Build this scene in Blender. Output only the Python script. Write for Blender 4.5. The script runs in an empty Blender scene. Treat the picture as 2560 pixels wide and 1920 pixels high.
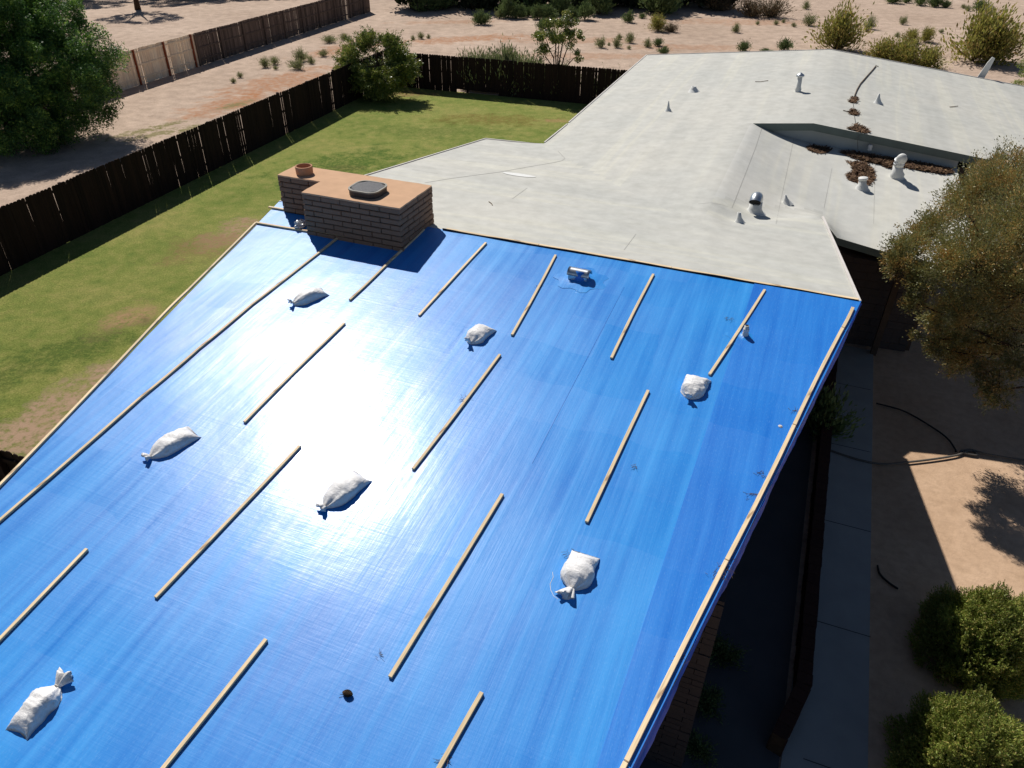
import bpy, bmesh, math, random
import numpy as np
from mathutils import Vector, Matrix, noise
from mathutils.geometry import delaunay_2d_cdt, tessellate_polygon
RAD = math.radians
sc = bpy.context.scene
COL = sc.collection
# ------------------------------------------------------------------ camera
FPX, PITCH, ROLL, CH = 1850.0, RAD(34.6), RAD(0.6), 9.9
c_, s_ = math.cos(PITCH), math.sin(PITCH)
cr, sr = math.cos(ROLL), math.sin(ROLL)
M = np.array([[cr, sr, 0], [-sr, cr, 0], [0, 0, 1]]) @ np.array([[1, 0, 0], [0, s_, c_], [0, c_, -s_]])
CAMP = np.array([0, 0, CH])
cd = bpy.data.cameras.new('camera'); cam = bpy.data.objects.new('camera', cd); COL.objects.link(cam)
cd.sensor_width = 36; cd.lens = FPX / 2560 * 36; cd.clip_end = 2000; cd.clip_start = 0.1
cam.matrix_world = Matrix(((M[0][0], M[1][0], -M[2][0], 0), (M[0][1], M[1][1], -M[2][1], 0), (M[0][2], M[1][2], -M[2][2], CH), (0, 0, 0, 1)))
sc.camera = cam
# ------------------------------------------------------------------ sky, sun, exposure
SAZ, SEL = RAD(-24.8), RAD(46.6)
wd = bpy.data.worlds.new('World'); sc.world = wd; wd.use_nodes = True
nt = wd.node_tree; bg = nt.nodes['Background']
sky = nt.nodes.new('ShaderNodeTexSky'); sky.sky_type = 'NISHITA'; sky.sun_disc = False
sky.sun_elevation = SEL; sky.sun_rotation = SAZ % (2 * math.pi); sky.air_density = 0.75; sky.dust_density = 0.3; sky.altitude = 700
nt.links.new(sky.outputs[0], bg.inputs[0]); bg.inputs[1].default_value = 0.06
sl = bpy.data.lights.new('sun', 'SUN'); sl.energy = 5.0; sl.angle = RAD(0.53); sl.color = (1, 0.955, 0.89)
so = bpy.data.objects.new('sun', sl); COL.objects.link(so); so.location = (-20, 40, 40)
LD = Vector((math.sin(SAZ) * math.cos(SEL), math.cos(SAZ) * math.cos(SEL), math.sin(SEL)))
so.rotation_euler = LD.to_track_quat('Z', 'Y').to_euler()
sc.view_settings.view_transform = 'Standard'; sc.view_settings.look = 'None'; sc.view_settings.exposure = -0.04; sc.view_settings.gamma = 1
sc.render.resolution_x, sc.render.resolution_y = 1024, 768
sc.render.engine = 'CYCLES'
# ------------------------------------------------------------------ geometry of the place
HL = RAD(21.5)
U = np.array([math.sin(HL), math.cos(HL), 0.]); Wv = np.array([math.cos(HL), -math.sin(HL), 0.])
def ray(x, y): return M.T @ np.array([(x - 1280) / FPX, (960 - y) / FPX, 1.])
def at(x, y, z=0.):
    d = ray(x, y); return CAMP + d * (z - CH) / d[2]
def hf(p): return np.array([p @ Wv, p @ U, p[2]])        # world -> house frame (r, a, z)
def wf(r, a, z=0.): return r * Wv + a * U + np.array([0, 0, z])
def ath(x, y, z=0.): return hf(at(x, y, z))
RG, SL = 11.62, .105                                     # ridge line and slope of the tarped roof
def smax(a, b, k=.05):
    h = max(k - abs(a - b), 0) / k
    return max(a, b) + h * h * k * .25
def ZN(r, a): return 4.4 - SL * (a - RG)
def ZW(r, a): return 4.3 - .11 * abs(r)
def ZM(r, a): return 3.5 - .062 * (r - 3.8) - .055 * (23.1 - a)
def Z(r, a):
    if a <= RG: return 4.4 - SL * (RG - a)
    n = ZN(r, a)
    if r <= -1.6 and a < 40: return smax(n, ZW(r, a), .1)
    d = max(0, (r + 1.6) * -.725 + (a - 14.3) * .688)
    s2 = n - .25 * d - .95 * max(0, r - .58) * min(1, max(0, (a - 16.3) / .15))
    s1 = 4.12 - .34 * (r + 1.6)
    return smax(smax(s2, ZM(r, a), .5 if r < .4 else .25), s1, .25)
def ZZ(r, a, px=None):                                    # whole house, W wing right half too
    if a > 22.6 and r > -1.6: return ZW(r, a)
    return Z(r, a)
def onroof(x, y, zf=None):
    ZF = zf or ZZ
    d = ray(x, y); t = (5.0 - CH) / d[2]; st = .03 / abs(d[2])
    ab = lambda t: (lambda h: h[2] - ZF(h[0], h[1]))(hf(CAMP + d * t))
    for i in range(600):
        if ab(t) <= 0: break
        t += st
    lo, hi = t - st, t
    for i in range(14):
        m = (lo + hi) / 2
        if ab(m) > 0: lo = m
        else: hi = m
    return hf(CAMP + d * hi)
# ------------------------------------------------------------------ materials
def lin(r, g, b):
    f = lambda c: (c / 255 / 12.92 if c / 255 <= .04045 else ((c / 255 + .055) / 1.055) ** 2.4)
    return (f(r), f(g), f(b), 1)
class NT:
    def __init__(s, name):
        s.m = bpy.data.materials.new(name); s.m.use_nodes = True; s.t = s.m.node_tree; s.b = s.t.nodes['Principled BSDF']
        s.tc = s.t.nodes.new('ShaderNodeTexCoord')
    def n(s, ty, **k):
        o = s.t.nodes.new(ty)
        for a, v in k.items(): setattr(o, a, v)
        return o
    def l(s, a, b): s.t.links.new(a, b)
    def mapping(s, scale=(1, 1, 1), loc=(0, 0, 0), rot=(0, 0, 0), src=None):
        mp = s.n('ShaderNodeMapping'); mp.inputs['Scale'].default_value = scale; mp.inputs['Location'].default_value = loc; mp.inputs['Rotation'].default_value = rot
        s.l(src or s.tc.outputs['Object'], mp.inputs[0]); return mp.outputs[0]
    def noise(s, scale=5, detail=4, rough=.55, vec=None, dist=0):
        o = s.n('ShaderNodeTexNoise'); o.inputs['Scale'].default_value = scale; o.inputs['Detail'].default_value = detail; o.inputs['Roughness'].default_value = rough; o.inputs['Distortion'].default_value = dist
        s.l(vec if vec else s.tc.outputs['Object'], o.inputs['Vector']); return o.outputs['Fac']
    def ramp(s, fac, stops):
        o = s.n('ShaderNodeValToRGB'); e = o.color_ramp.elements
        while len(e) < len(stops): e.new(.5)
        for i, (p, c) in enumerate(stops):
            e[i].position = p; e[i].color = c if len(c) == 4 else (*c, 1)
        s.l(fac, o.inputs[0]); return o.outputs[0]
    def mix(s, fac, a, b, mode='MIX'):
        o = s.n('ShaderNodeMix', data_type='RGBA', blend_type=mode)
        for v, i in ((fac, 0), (a, 6), (b, 7)):
            if isinstance(v, (int, float)): o.inputs[i].default_value = v
            elif isinstance(v, tuple): o.inputs[i].default_value = v
            else: s.l(v, o.inputs[i])
        return o.outputs[2]
    def math(s, op, a, b=0., clamp=False):
        o = s.n('ShaderNodeMath', operation=op, use_clamp=clamp)
        for v, i in ((a, 0), (b, 1)):
            if isinstance(v, (int, float)): o.inputs[i].default_value = v
            else: s.l(v, o.inputs[i])
        return o.outputs[0]
    def col(s, c):
        if isinstance(c, tuple): s.b.inputs['Base Color'].default_value = c
        else: s.l(c, s.b.inputs['Base Color'])
    def rough(s, r, spec=.5):
        if isinstance(r, (int, float)): s.b.inputs['Roughness'].default_value = r
        else: s.l(r, s.b.inputs['Roughness'])
        s.b.inputs['Specular IOR Level'].default_value = spec
    def bump(s, h, strength=.3, dist=.02):
        o = s.n('ShaderNodeBump'); o.inputs['Strength'].default_value = strength; o.inputs['Distance'].default_value = dist
        s.l(h, o.inputs['Height']); s.l(o.outputs[0], s.b.inputs['Normal'])
    def sphere(s, c, rx, ry, ang=0, soft=.5, nz=None, amt=.8):   # elliptical wear patch in object XY, ragged by noise
        mp = s.mapping((1 / rx, 1 / ry, 0), (0, 0, 0), (0, 0, 0), None)
        m2 = s.n('ShaderNodeMapping'); m2.vector_type = 'TEXTURE'
        m2.inputs['Location'].default_value = (c[0], c[1], 0); m2.inputs['Rotation'].default_value = (0, 0, ang); m2.inputs['Scale'].default_value = (rx, ry, 1000)
        s.l(s.tc.outputs['Object'], m2.inputs[0])
        ln = s.n('ShaderNodeVectorMath', operation='LENGTH'); s.l(m2.outputs[0], ln.inputs[0])
        d = ln.outputs['Value']
        if nz is not None: d = s.math('ADD', d, s.math('MULTIPLY', s.math('SUBTRACT', nz, .5), amt * 2))
        mr = s.n('ShaderNodeMapRange'); mr.inputs[1].default_value = 1; mr.inputs[2].default_value = 1 - soft; mr.inputs[3].default_value = 0; mr.inputs[4].default_value = 1
        s.l(d, mr.inputs[0]); return mr.outputs[0]
def simple(name, c, rough=.8, spec=.3, var=.15, scale=6, bump=0, metal=0):
    k = NT(name); nz = k.noise(scale, 5)
    a = tuple(x * (1 - var) for x in c[:3]) + (1,); b = tuple(min(1, x * (1 + var)) for x in c[:3]) + (1,)
    k.col(k.ramp(nz, [(.3, a), (.7, b)])); k.rough(rough, spec); k.b.inputs['Metallic'].default_value = metal
    if bump: k.bump(k.noise(scale * 8, 4), bump, .01)
    return k.m
def leafmat(name, cols, rough=.55, trans=.25, spec=.3, gain=1.7, tint=0.):
    k = NT(name); g = k.n('ShaderNodeNewGeometry')
    cols = [tuple(min(.8, x * gain) for x in c[:3]) for c in cols]
    stops = [(i / max(1, len(cols) - 1), c) for i, c in enumerate(cols)]
    cn = k.ramp(k.math('ADD', k.math('MULTIPLY', g.outputs['Random Per Island'], 1 - tint), k.math('MULTIPLY', k.ramp(k.noise(2.2, 3), [(.35, (0, 0, 0)), (.65, (1, 1, 1))]), tint)), stops)
    cl = k.ramp(k.noise(1.1, 3), [(.3, (.62, .62, .62)), (.7, (1.25, 1.25, 1.25))])
    c = k.mix(1., cn, cl, 'MULTIPLY')
    k.col(c); k.rough(rough, spec)
    tr = k.n('ShaderNodeBsdfTranslucent'); k.l(c, tr.inputs[0]); mx = k.n('ShaderNodeMixShader'); mx.inputs[0].default_value = trans
    out = k.t.nodes['Material Output']; k.l(k.b.outputs[0], mx.inputs[1]); k.l(tr.outputs[0], mx.inputs[2]); k.l(mx.outputs[0], out.inputs[0])
    return k.m
MT = {}
# --- foam roof
def roofmat(name, sx, sy, c0=(182, 181, 174), c1=(199, 198, 191)):
    k = NT(name)
    fine = k.noise(3.2, 6, .6)
    st = k.noise(1., 3, .5, k.mapping((sx, sy, 1)))
    base = k.ramp(fine, [(.3, lin(*c0)), (.7, lin(*c1))])
    stc = k.ramp(st, [(.34, (.92, .925, .93)), (.47, (.985, .985, .99)), (.55, (1.0, 1.0, .995)), (.6, (1.07, 1.06, 1.02)), (.66, (1.0, 1.0, 1.0))])
    c = k.mix(1., base, stc, 'MULTIPLY')
    big = k.ramp(k.noise(.35, 3), [(.35, (.94, .95, .95)), (.65, (1.03, 1.02, 1))])
    c = k.mix(1., c, big, 'MULTIPLY')
    # tiny dark scuffs
    sc1 = k.noise(5, 2, .5, k.mapping((1.1 * (2 if sx > sy else 4), 1.1 * (6 if sx > sy else 8), 1)))
    sm = k.ramp(sc1, [(.70, (0, 0, 0)), (.78, (1, 1, 1))])
    c = k.mix(k.math('MULTIPLY', sm, .35), c, lin(130, 128, 118))
    k.col(c); k.rough(.75, .3)
    k.bump(k.math('ADD', k.math('MULTIPLY', k.noise(24, 4), .35), k.math('MULTIPLY', st, 1.5)), .25, .02)
    return k.m
MT['roofN'] = roofmat('white_foam_across', .1, 1.5)
MT['roofW'] = roofmat('white_foam_along', 1.6, .045)
MT['roofM'] = roofmat('white_foam_middle', 1.2, .06, (192, 191, 185), (205, 204, 198))
MT['fascia'] = simple('fascia_paint', lin(96, 108, 104), .6, .3, .1, 3)
MT['lip'] = simple('roof_edge_lip', lin(208, 202, 196), .6, .3, .08, 4)
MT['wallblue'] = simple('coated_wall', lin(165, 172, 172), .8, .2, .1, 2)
MT['soffit'] = simple('soffit_wood', lin(84, 70, 60), .8, .2, .15, 3)
MT['seam'] = simple('seam_line', lin(170, 169, 163), .8, .2, .1, 3)
MT['patch'] = simple('white_patch', lin(222, 222, 218), .6, .3, .04, 3)
MT['vent'] = simple('coated_vent', lin(214, 214, 210), .55, .4, .06, 6)
MT['ventdark'] = simple('vent_inside', lin(35, 35, 36), .9, .1, .1, 6)
MT['galv'] = simple('galvanised', (.52, .55, .58, 1), .32, .5, .12, 9, 0, .85)
MT['clay'] = simple('clay_pot', lin(182, 136, 106), .85, .2, .12, 9, .1)
MT['cap'] = simple('mortar_cap', lin(200, 162, 130), .9, .2, .07, 3, .15)
MT['mortar'] = simple('mortar', lin(94, 77, 66), .95, .1, .15, 8, .3)
def brickmat(name, c, var=.2):
    k = NT(name); g = k.n('ShaderNodeNewGeometry')
    a = tuple(x * (1 - var) for x in c[:3]); b = tuple(x * (1 + var) for x in c[:3])
    cc = k.ramp(g.outputs['Random Per Island'], [(0, a), (1, b)])
    cc = k.mix(.5, cc, k.ramp(k.noise(14, 5), [(.3, a), (.7, b)]))
    k.col(cc); k.rough(.92, .2); k.bump(k.noise(40, 5), .5, .01); return k.m
MT['brick'] = brickmat('slump_block', lin(138, 111, 92), .07)
MT['brickdark'] = brickmat('garden_wall_brick', lin(62, 40, 34))
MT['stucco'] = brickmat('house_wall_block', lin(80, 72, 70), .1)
MT['mesh_dark'] = simple('cover_mesh', lin(92, 92, 96), .5, .4, .25, 60)
MT['cover_rim'] = simple('cover_rim', lin(128, 124, 112), .5, .4, .1, 8)
MT['cover_side'] = simple('cover_side', lin(62, 60, 62), .6, .4, .1, 8)
# --- tarp
def tarpmat(name, c1, c2, off=0):
    k = NT(name)
    v = k.mapping((1, 1, 1), (off, off * .7, 0))
    streak = k.noise(1, 5, .6, k.mapping((9, .28, 1), (off, 0, 0)))
    streak2 = k.noise(1, 3, .6, k.mapping((60, .8, 1), (off, 0, 0)))
    cross = k.noise(1, 3, .6, k.mapping((1.5, 45, 1), (off, 0, 0)))
    big = k.noise(.5, 3, .5, v)
    br = k.n('ShaderNodeTexBrick'); br.offset = 0; br.offset_frequency = 1
    br.inputs['Color1'].default_value = (0, 0, 0, 1); br.inputs['Color2'].default_value = (1, 1, 1, 1); br.inputs['Mortar'].default_value = (.5, .5, .5, 1)
    br.inputs['Scale'].default_value = 1; br.inputs['Mortar Size'].default_value = 0; br.inputs['Brick Width'].default_value = .95; br.inputs['Row Height'].default_value = .8
    dst = k.n('ShaderNodeVectorMath', operation='ADD')
    nv = k.n('ShaderNodeTexNoise'); nv.inputs['Scale'].default_value = .9; k.l(v, nv.inputs['Vector'])
    sc_ = k.n('ShaderNodeVectorMath', operation='SCALE'); sc_.inputs[3].default_value = .5; k.l(nv.outputs['Color'], sc_.inputs[0])
    k.l(v, dst.inputs[0]); k.l(sc_.outputs[0], dst.inputs[1]); k.l(dst.outputs[0], br.inputs['Vector'])
    cell = br.outputs['Color']
    f = k.math('ADD', k.math('MULTIPLY', streak, .6), k.math('MULTIPLY', big, .4))
    c = k.ramp(f, [(.36, c1), (.64, c2)])
    fn = k.noise(1, 2, .5, k.mapping((150, 25, 1)))
    c = k.mix(k.math('MULTIPLY', k.ramp(fn, [(.58, (0, 0, 0)), (.72, (1, 1, 1))]), .16), c, lin(150, 200, 240))
    k.col(c)
    ro = k.math('ADD', .41, k.math('MULTIPLY', k.math('SUBTRACT', cell, .5), .10))
    ro = k.math('ADD', ro, k.math('MULTIPLY', k.math('SUBTRACT', streak, .5), .25))
    k.rough(ro, .36)
    k.b.inputs['Coat Weight'].default_value = .3; k.b.inputs['Coat IOR'].default_value = 1.45
    cro = k.math('ADD', .18, k.math('MULTIPLY', k.math('SUBTRACT', cell, .5), .07)); k.l(cro, k.b.inputs['Coat Roughness'])
    h = k.math('ADD', k.math('MULTIPLY', streak2, .32), k.math('MULTIPLY', cross, .4))
    h = k.math('ADD', h, k.math('MULTIPLY', k.noise(2.2, 4, .55, v), 2.2))
    h = k.math('ADD', h, k.math('MULTIPLY', streak, 1.2))
    b2 = k.n('ShaderNodeTexBrick'); b2.offset = 0; b2.offset_frequency = 1; b2.inputs['Scale'].default_value = 1; b2.inputs['Mortar Size'].default_value = .03; b2.inputs['Mortar Smooth'].default_value = 1
    b2.inputs['Brick Width'].default_value = .95; b2.inputs['Row Height'].default_value = .8; k.l(k.mapping((1, 1, 1), (off + .3, .2, 0), (0, 0, .03)), b2.inputs['Vector'])
    h = k.math('ADD', h, k.math('MULTIPLY', b2.outputs['Fac'], .12))
    o = k.n('ShaderNodeBump'); o.inputs['Strength'].default_value = .32; o.inputs['Distance'].default_value = .0055
    k.l(h, o.inputs['Height']); k.l(o.outputs[0], k.b.inputs['Normal']); k.l(o.outputs[0], k.b.inputs['Coat Normal'])
    return k.m
MT['tarp'] = tarpmat('tarp_main', lin(24, 122, 208), lin(46, 150, 228))
MT['tarp2'] = tarpmat('tarp_side', lin(24, 108, 202), lin(38, 132, 220), 7)
MT['tarpedge'] = simple('tarp_drape', lin(14, 84, 205), .4, .5, .2, 5)
MT['tape'] = simple('tape_wear', lin(78, 156, 228), .4, .5, .1, 12)
MT['hem'] = simple('tarp_hem', lin(30, 120, 208), .4, .5, .1, 8)
def woodmat(name, c, knots=True, grain=1.):
    k = NT(name); g = k.n('ShaderNodeObjectInfo')
    gr = k.noise(1, 4, .6, k.mapping((2.5, 60, 60)))
    a = tuple(x * .72 for x in c[:3]); b = tuple(min(1, x * 1.12) for x in c[:3])
    cc = k.ramp(gr, [(.3, a), (.62, b)])
    kn = k.noise(3.0, 1, .5, k.mapping((1, 6, 6)))
    if knots: cc = k.mix(k.ramp(kn, [(.73, (0, 0, 0)), (.78, (.6, .6, .6))]), cc, lin(140, 96, 62))
    hv = k.ramp(g.outputs['Random'], [(0, (.8, .78, .74)), (1, (1.08, 1.06, 1.04))])
    cc = k.mix(1., cc, hv, 'MULTIPLY'); k.col(cc); k.rough(.7, .3); k.bump(gr, .3, .003); return k.m
MT['pine'] = woodmat('pine_board', lin(238, 214, 176))
MT['bag'] = None
k = NT('sandbag_weave'); f_ = k.noise(7, 5); k.col(k.ramp(f_, [(.3, lin(216, 214, 213)), (.7, lin(236, 235, 234))])); k.rough(.5, .4)
hh = k.math('ADD', k.noise(14, 5, .6, None, 1.2), k.math('MULTIPLY', k.noise(160, 2), .15)); k.bump(hh, .55, .02); MT['bag'] = k.m
MT['string'] = simple('white_string', lin(210, 205, 198), .7)
k = NT('clear_plastic'); k.col(lin(225, 228, 230)); k.rough(.2, .6); k.b.inputs['Transmission Weight'].default_value = .35; MT['plastic'] = k.m
# --- fence wood
def fencemat(name, c1, c2):
    k = NT(name); g = k.n('ShaderNodeNewGeometry')
    cc = k.ramp(g.outputs['Random Per Island'], [(0, c1), (1, c2)])
    gr = k.noise(1, 4, .6, k.mapping((30, 30, 1.5)))
    cc = k.mix(1., cc, k.ramp(gr, [(.3, (.7, .7, .7)), (.7, (1.25, 1.25, 1.25))]), 'MULTIPLY')
    k.col(cc); k.rough(.9, .2); k.bump(gr, .4, .01); return k.m
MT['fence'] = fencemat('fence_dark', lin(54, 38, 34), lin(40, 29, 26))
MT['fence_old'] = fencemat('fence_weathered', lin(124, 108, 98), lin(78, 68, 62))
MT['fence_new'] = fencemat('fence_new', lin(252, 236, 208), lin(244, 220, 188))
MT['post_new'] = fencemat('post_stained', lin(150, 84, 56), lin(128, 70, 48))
# --- ground
k = NT('desert_sand')
n1 = k.noise(.12, 6, .6); n2 = k.noise(1.4, 6, .62); n3 = k.noise(14, 5, .6)
c = k.ramp(n1, [(.35, lin(180, 158, 140)), (.65, lin(196, 174, 156))])
c = k.mix(1., c, k.ramp(n2, [(.3, (.76, .75, .74)), (.7, (1.14, 1.14, 1.13))]), 'MULTIPLY')
c = k.mix(.55, c, k.mix(1., c, k.ramp(n3, [(.32, (.62, .6, .58)), (.55, (1.05, 1.05, 1.05))]), 'MULTIPLY'))
rag = k.noise(.9, 6, .65); rag2 = k.noise(3.5, 6, .7)
dry = [(at(700, 205), 5.5, 2.0, RAD(62)), (at(560, 262), 3.6, 1.4, RAD(65)), (at(860, 122), 4.5, 1.6, RAD(60)), (at(1160, 98), 6, 1.6, RAD(20)), (at(1130, 55), 5, 1.0, RAD(10)), (at(1480, 140), 6, 1.2, RAD(0)), (at(1420, 100), 7, 1.5, RAD(0)), (at(1720, 118), 6, 1.4, 0), (at(1860, 55), 7, 2.0, 0)]
for i, (p, rx, ry, an) in enumerate(dry):
    mk = k.sphere(p, rx, ry, an, .5, rag, 1.3)
    mk = k.math('MULTIPLY', mk, k.ramp(rag2, [(.35, (.1, .1, .1)), (.6, (1, 1, 1))]))
    k_ = .85 if i < 4 else .5
    c = k.mix(k.math('MULTIPLY', mk, k_), c, lin(166, 114, 76))
wd_ = k.ramp(k.noise(2.4, 5, .7, None, .5), [(.60, (0, 0, 0)), (.70, (1, 1, 1))]); wm = k.ramp(k.noise(.16, 3, .5, k.mapping((1, 1, 1), (7, 3, 0))), [(.45, (0, 0, 0)), (.6, (.6, .6, .6))])
c = k.mix(k.math('MULTIPLY', wd_, wm), c, lin(120, 98, 66))
for p, rx, ry, an in [(at(390, 335), 1.6, .5, RAD(50)), (at(345, 330), 1.6, .5, RAD(50)), (at(590, 262), 1.3, .5, RAD(60)), (at(470, 322), 1.2, .4, RAD(60)), (at(420, 312), 1.2, .4, RAD(60))]:
    c = k.mix(k.math('MULTIPLY', k.sphere(p, rx, ry, an, .7, rag2, 2.4), .75), c, lin(112, 108, 58))
k.col(c); k.rough(.95, .15); k.bump(k.math('ADD', k.math('MULTIPLY', n2, 1.5), k.math('ADD', k.math('MULTIPLY', n3, .5), k.math('MULTIPLY', k.noise(60, 3), .15))), .7, .05); MT['sand'] = k.m
k = NT('lawn')
n1 = k.noise(.35, 6, .6); n2 = k.noise(2.2, 6, .65); n3 = k.noise(22, 5, .75)
c = k.ramp(n1, [(.34, lin(108, 128, 58)), (.5, lin(140, 148, 78)), (.66, lin(164, 158, 96))])
c = k.mix(.5, c, k.ramp(n2, [(.33, lin(104, 126, 60)), (.5, lin(142, 148, 78)), (.7, lin(176, 162, 104))]))
c = k.mix(1., c, k.ramp(n3, [(.3, (.48, .52, .42)), (.7, (1.4, 1.38, 1.34))]), 'MULTIPLY')
rg = k.noise(1.1, 7, .7); rg2 = k.noise(6, 5, .7)
for p, rx, ry, an, cc, am in [(at(575, 585), 1.5, .8, RAD(70), lin(186, 152, 126), .95), (at(520, 610), 1.6, 1.0, RAD(60), lin(150, 122, 84), .7), (at(315, 800), 1.0, .6, RAD(50), lin(184, 148, 112), .9), (at(190, 990), 2.1, .7, RAD(65), lin(190, 158, 132), .95), (at(60, 1115), 1.8, .9, RAD(60), lin(194, 162, 136), .9), (at(1230, 300), 3., 1.0, 0, lin(126, 98, 50), .6), (at(1395, 303), 1.0, .35, 0, lin(176, 140, 100), .8), (at(870, 420), .9, .4, 0, lin(160, 120, 90), .6), (at(1040, 235), 2.2, .8, RAD(10), lin(150, 112, 84), .8),
    (at(860, 415), 3.0, 1.6, RAD(40), lin(62, 98, 30), .75), (at(1100, 330), 4, 1.2, 0, lin(90, 112, 46), .6), (at(120, 900), 2.5, .8, RAD(50), lin(66, 92, 36), .6)]:
    mk = k.sphere(p, rx * 1.15, ry * 1.15, an, .6, rg, 1.9); mk = k.math('MULTIPLY', mk, k.ramp(rg2, [(.38, (.15, .15, .15)), (.55, (1, 1, 1))]))
    c = k.mix(k.math('MULTIPLY', mk, am), c, cc)
k.col(c); k.rough(.95, .1); k.bump(k.math('ADD', n3, k.math('MULTIPLY', k.noise(80, 4, .8), .6)), .9, .05); MT['lawn'] = k.m
MT['concrete'] = simple('concrete', lin(156, 156, 152), .9, .2, .08, 2, .2)
MT['bark'] = simple('bark', lin(98, 80, 64), .95, .1, .25, 12, .5)
MT['barkdark'] = simple('bark_dark', lin(70, 56, 44), .95, .1, .25, 12, .5)
MT['litter'] = leafmat('leaf_litter', [lin(92, 70, 54), lin(66, 48, 38), lin(120, 96, 72), lin(80, 60, 48)], .8, 0, .1, 1.35)
MT['litter_base'] = simple('litter_base', lin(92, 74, 60), .95, .1, .3, 14, .8)
MT['twig'] = simple('twig', lin(104, 88, 72), .9, .1, .2, 9)
MT['hose'] = simple('grey_hose', lin(96, 92, 86), .6, .3, .1, 9)
MT['black'] = simple('black_hose', lin(26, 26, 28), .6, .3, .1, 9)
MT['lf_mesq'] = leafmat('leaf_feathery', [lin(44, 70, 40), lin(58, 90, 44), lin(88, 120, 52), lin(156, 178, 82)], .5, .22, .3, 1.5, .5)
MT['lf_bush'] = leafmat('leaf_round_bush', [lin(54, 68, 34), lin(84, 100, 44), lin(112, 116, 54), lin(150, 140, 84)], .38, .2, .5, 1.9, .2)
MT['lf_brown'] = leafmat('leaf_brownish', [lin(150, 142, 124), lin(98, 100, 64), lin(90, 92, 54), lin(110, 102, 58), lin(130, 102, 58), lin(118, 92, 52)], .38, .22, .5, 2.15, .5)
MT['lf_jun'] = leafmat('leaf_juniper', [lin(84, 100, 42), lin(110, 120, 54), lin(98, 108, 46), lin(146, 132, 76)], .5, .25, .35, 2.05)
MT['lf_creo'] = leafmat('leaf_creosote', [lin(98, 100, 48), lin(122, 118, 56), lin(84, 88, 44), lin(128, 106, 62)], .5, .3, .4, 2.3)
MT['lf_grey'] = leafmat('leaf_greygreen', [lin(104, 110, 72), lin(124, 128, 88), lin(86, 96, 64), lin(110, 104, 76)], .7, .25, .3, 2.0)
MT['lf_hedge'] = leafmat('leaf_hedge', [lin(78, 94, 56), lin(96, 110, 66), lin(62, 78, 48)], .6, .2)
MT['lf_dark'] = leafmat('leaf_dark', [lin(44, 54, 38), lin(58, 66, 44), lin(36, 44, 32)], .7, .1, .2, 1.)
MT['lf_dry'] = leafmat('leaf_dry', [lin(98, 84, 66), lin(80, 74, 54), lin(112, 96, 74)], .8, .1)
MT['lf_pine'] = leafmat('leaf_pine', [lin(84, 112, 40), lin(108, 128, 48), lin(122, 116, 52)], .5, .25)
MT['lf_shade'] = leafmat('leaf_shade', [lin(40, 54, 32), lin(30, 42, 26)], .7, .1, .2, 1.)
# ------------------------------------------------------------------ objects
RZH = Matrix.Rotation(-HL, 4, 'Z')
def props(o, label=None, cat=None, group=None, kind=None):
    if label: o['label'] = label
    if cat: o['category'] = cat
    if group: o['group'] = group
    if kind: o['kind'] = kind
    return o
def empty(name, loc, label=None, cat=None, group=None, house=False, rz=0):
    o = bpy.data.objects.new(name, None); COL.objects.link(o)
    o.matrix_world = Matrix.Translation(loc) @ (RZH if house else Matrix.Rotation(rz, 4, 'Z')); o.empty_display_size = .3
    WM[o.name] = o.matrix_world.copy()
    return props(o, label, cat, group)
WM = {}
def mesh(name, vs, fs, mat, smooth=False, mats=None, mi=None):
    me = bpy.data.meshes.new(name)
    vs = np.asarray(vs, dtype=np.float32)
    if isinstance(fs, np.ndarray) and fs.ndim == 2:
        n, kk = fs.shape
        me.vertices.add(len(vs)); me.vertices.foreach_set('co', vs.ravel())
        me.loops.add(n * kk); me.loops.foreach_set('vertex_index', fs.astype(np.int32).ravel())
        me.polygons.add(n); me.polygons.foreach_set('loop_start', np.arange(0, n * kk, kk, dtype=np.int32)); 
        me.update(calc_edges=True)
    else:
        me.from_pydata([tuple(map(float, v)) for v in vs], [], [tuple(int(i) for i in f) for f in fs]); me.update()
    for m in (mats or [mat]): me.materials.append(m)
    if mi is not None: me.polygons.foreach_set('material_index', mi)
    if smooth: me.polygons.foreach_set('use_smooth', [True] * len(me.polygons))
    me.update()
    return me
def link(name, me, parent=None, mw=None):
    """mw: world matrix of this object's frame; verts already in that frame"""
    o = bpy.data.objects.new(name, me); COL.objects.link(o)
    mw = mw or Matrix.Identity(4)
    if parent is not None:
        o.parent = parent; pm = WM[parent.name]; o.matrix_local = pm.inverted() @ mw
    else: o.matrix_world = mw
    WM[o.name] = mw.copy()
    return o
def hobj(name, vs, fs, mat, parent=None, smooth=False, origin=None, **kw):
    """verts in the house frame (r,a,z); object origin at `origin` (house frame), axes along the house"""
    vs = np.asarray(vs, dtype=float)
    if origin is None:
        origin = (vs[:, 0].mean(), vs[:, 1].mean(), vs[:, 2].min())
    og = np.array(origin); me = mesh(name, vs - og, fs, mat, smooth, **kw)
    return link(name, me, parent, Matrix.Translation(tuple(wf(*og))) @ RZH)
def wobj(name, vs, fs, mat, parent=None, smooth=False, origin=None, **kw):
    vs = np.asarray(vs, dtype=float)
    if origin is None: origin = (vs[:, 0].mean(), vs[:, 1].mean(), vs[:, 2].min())
    og = np.array(origin); me = mesh(name, vs - og, fs, mat, smooth, **kw)
    return link(name, me, parent, Matrix.Translation(tuple(og)))
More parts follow.
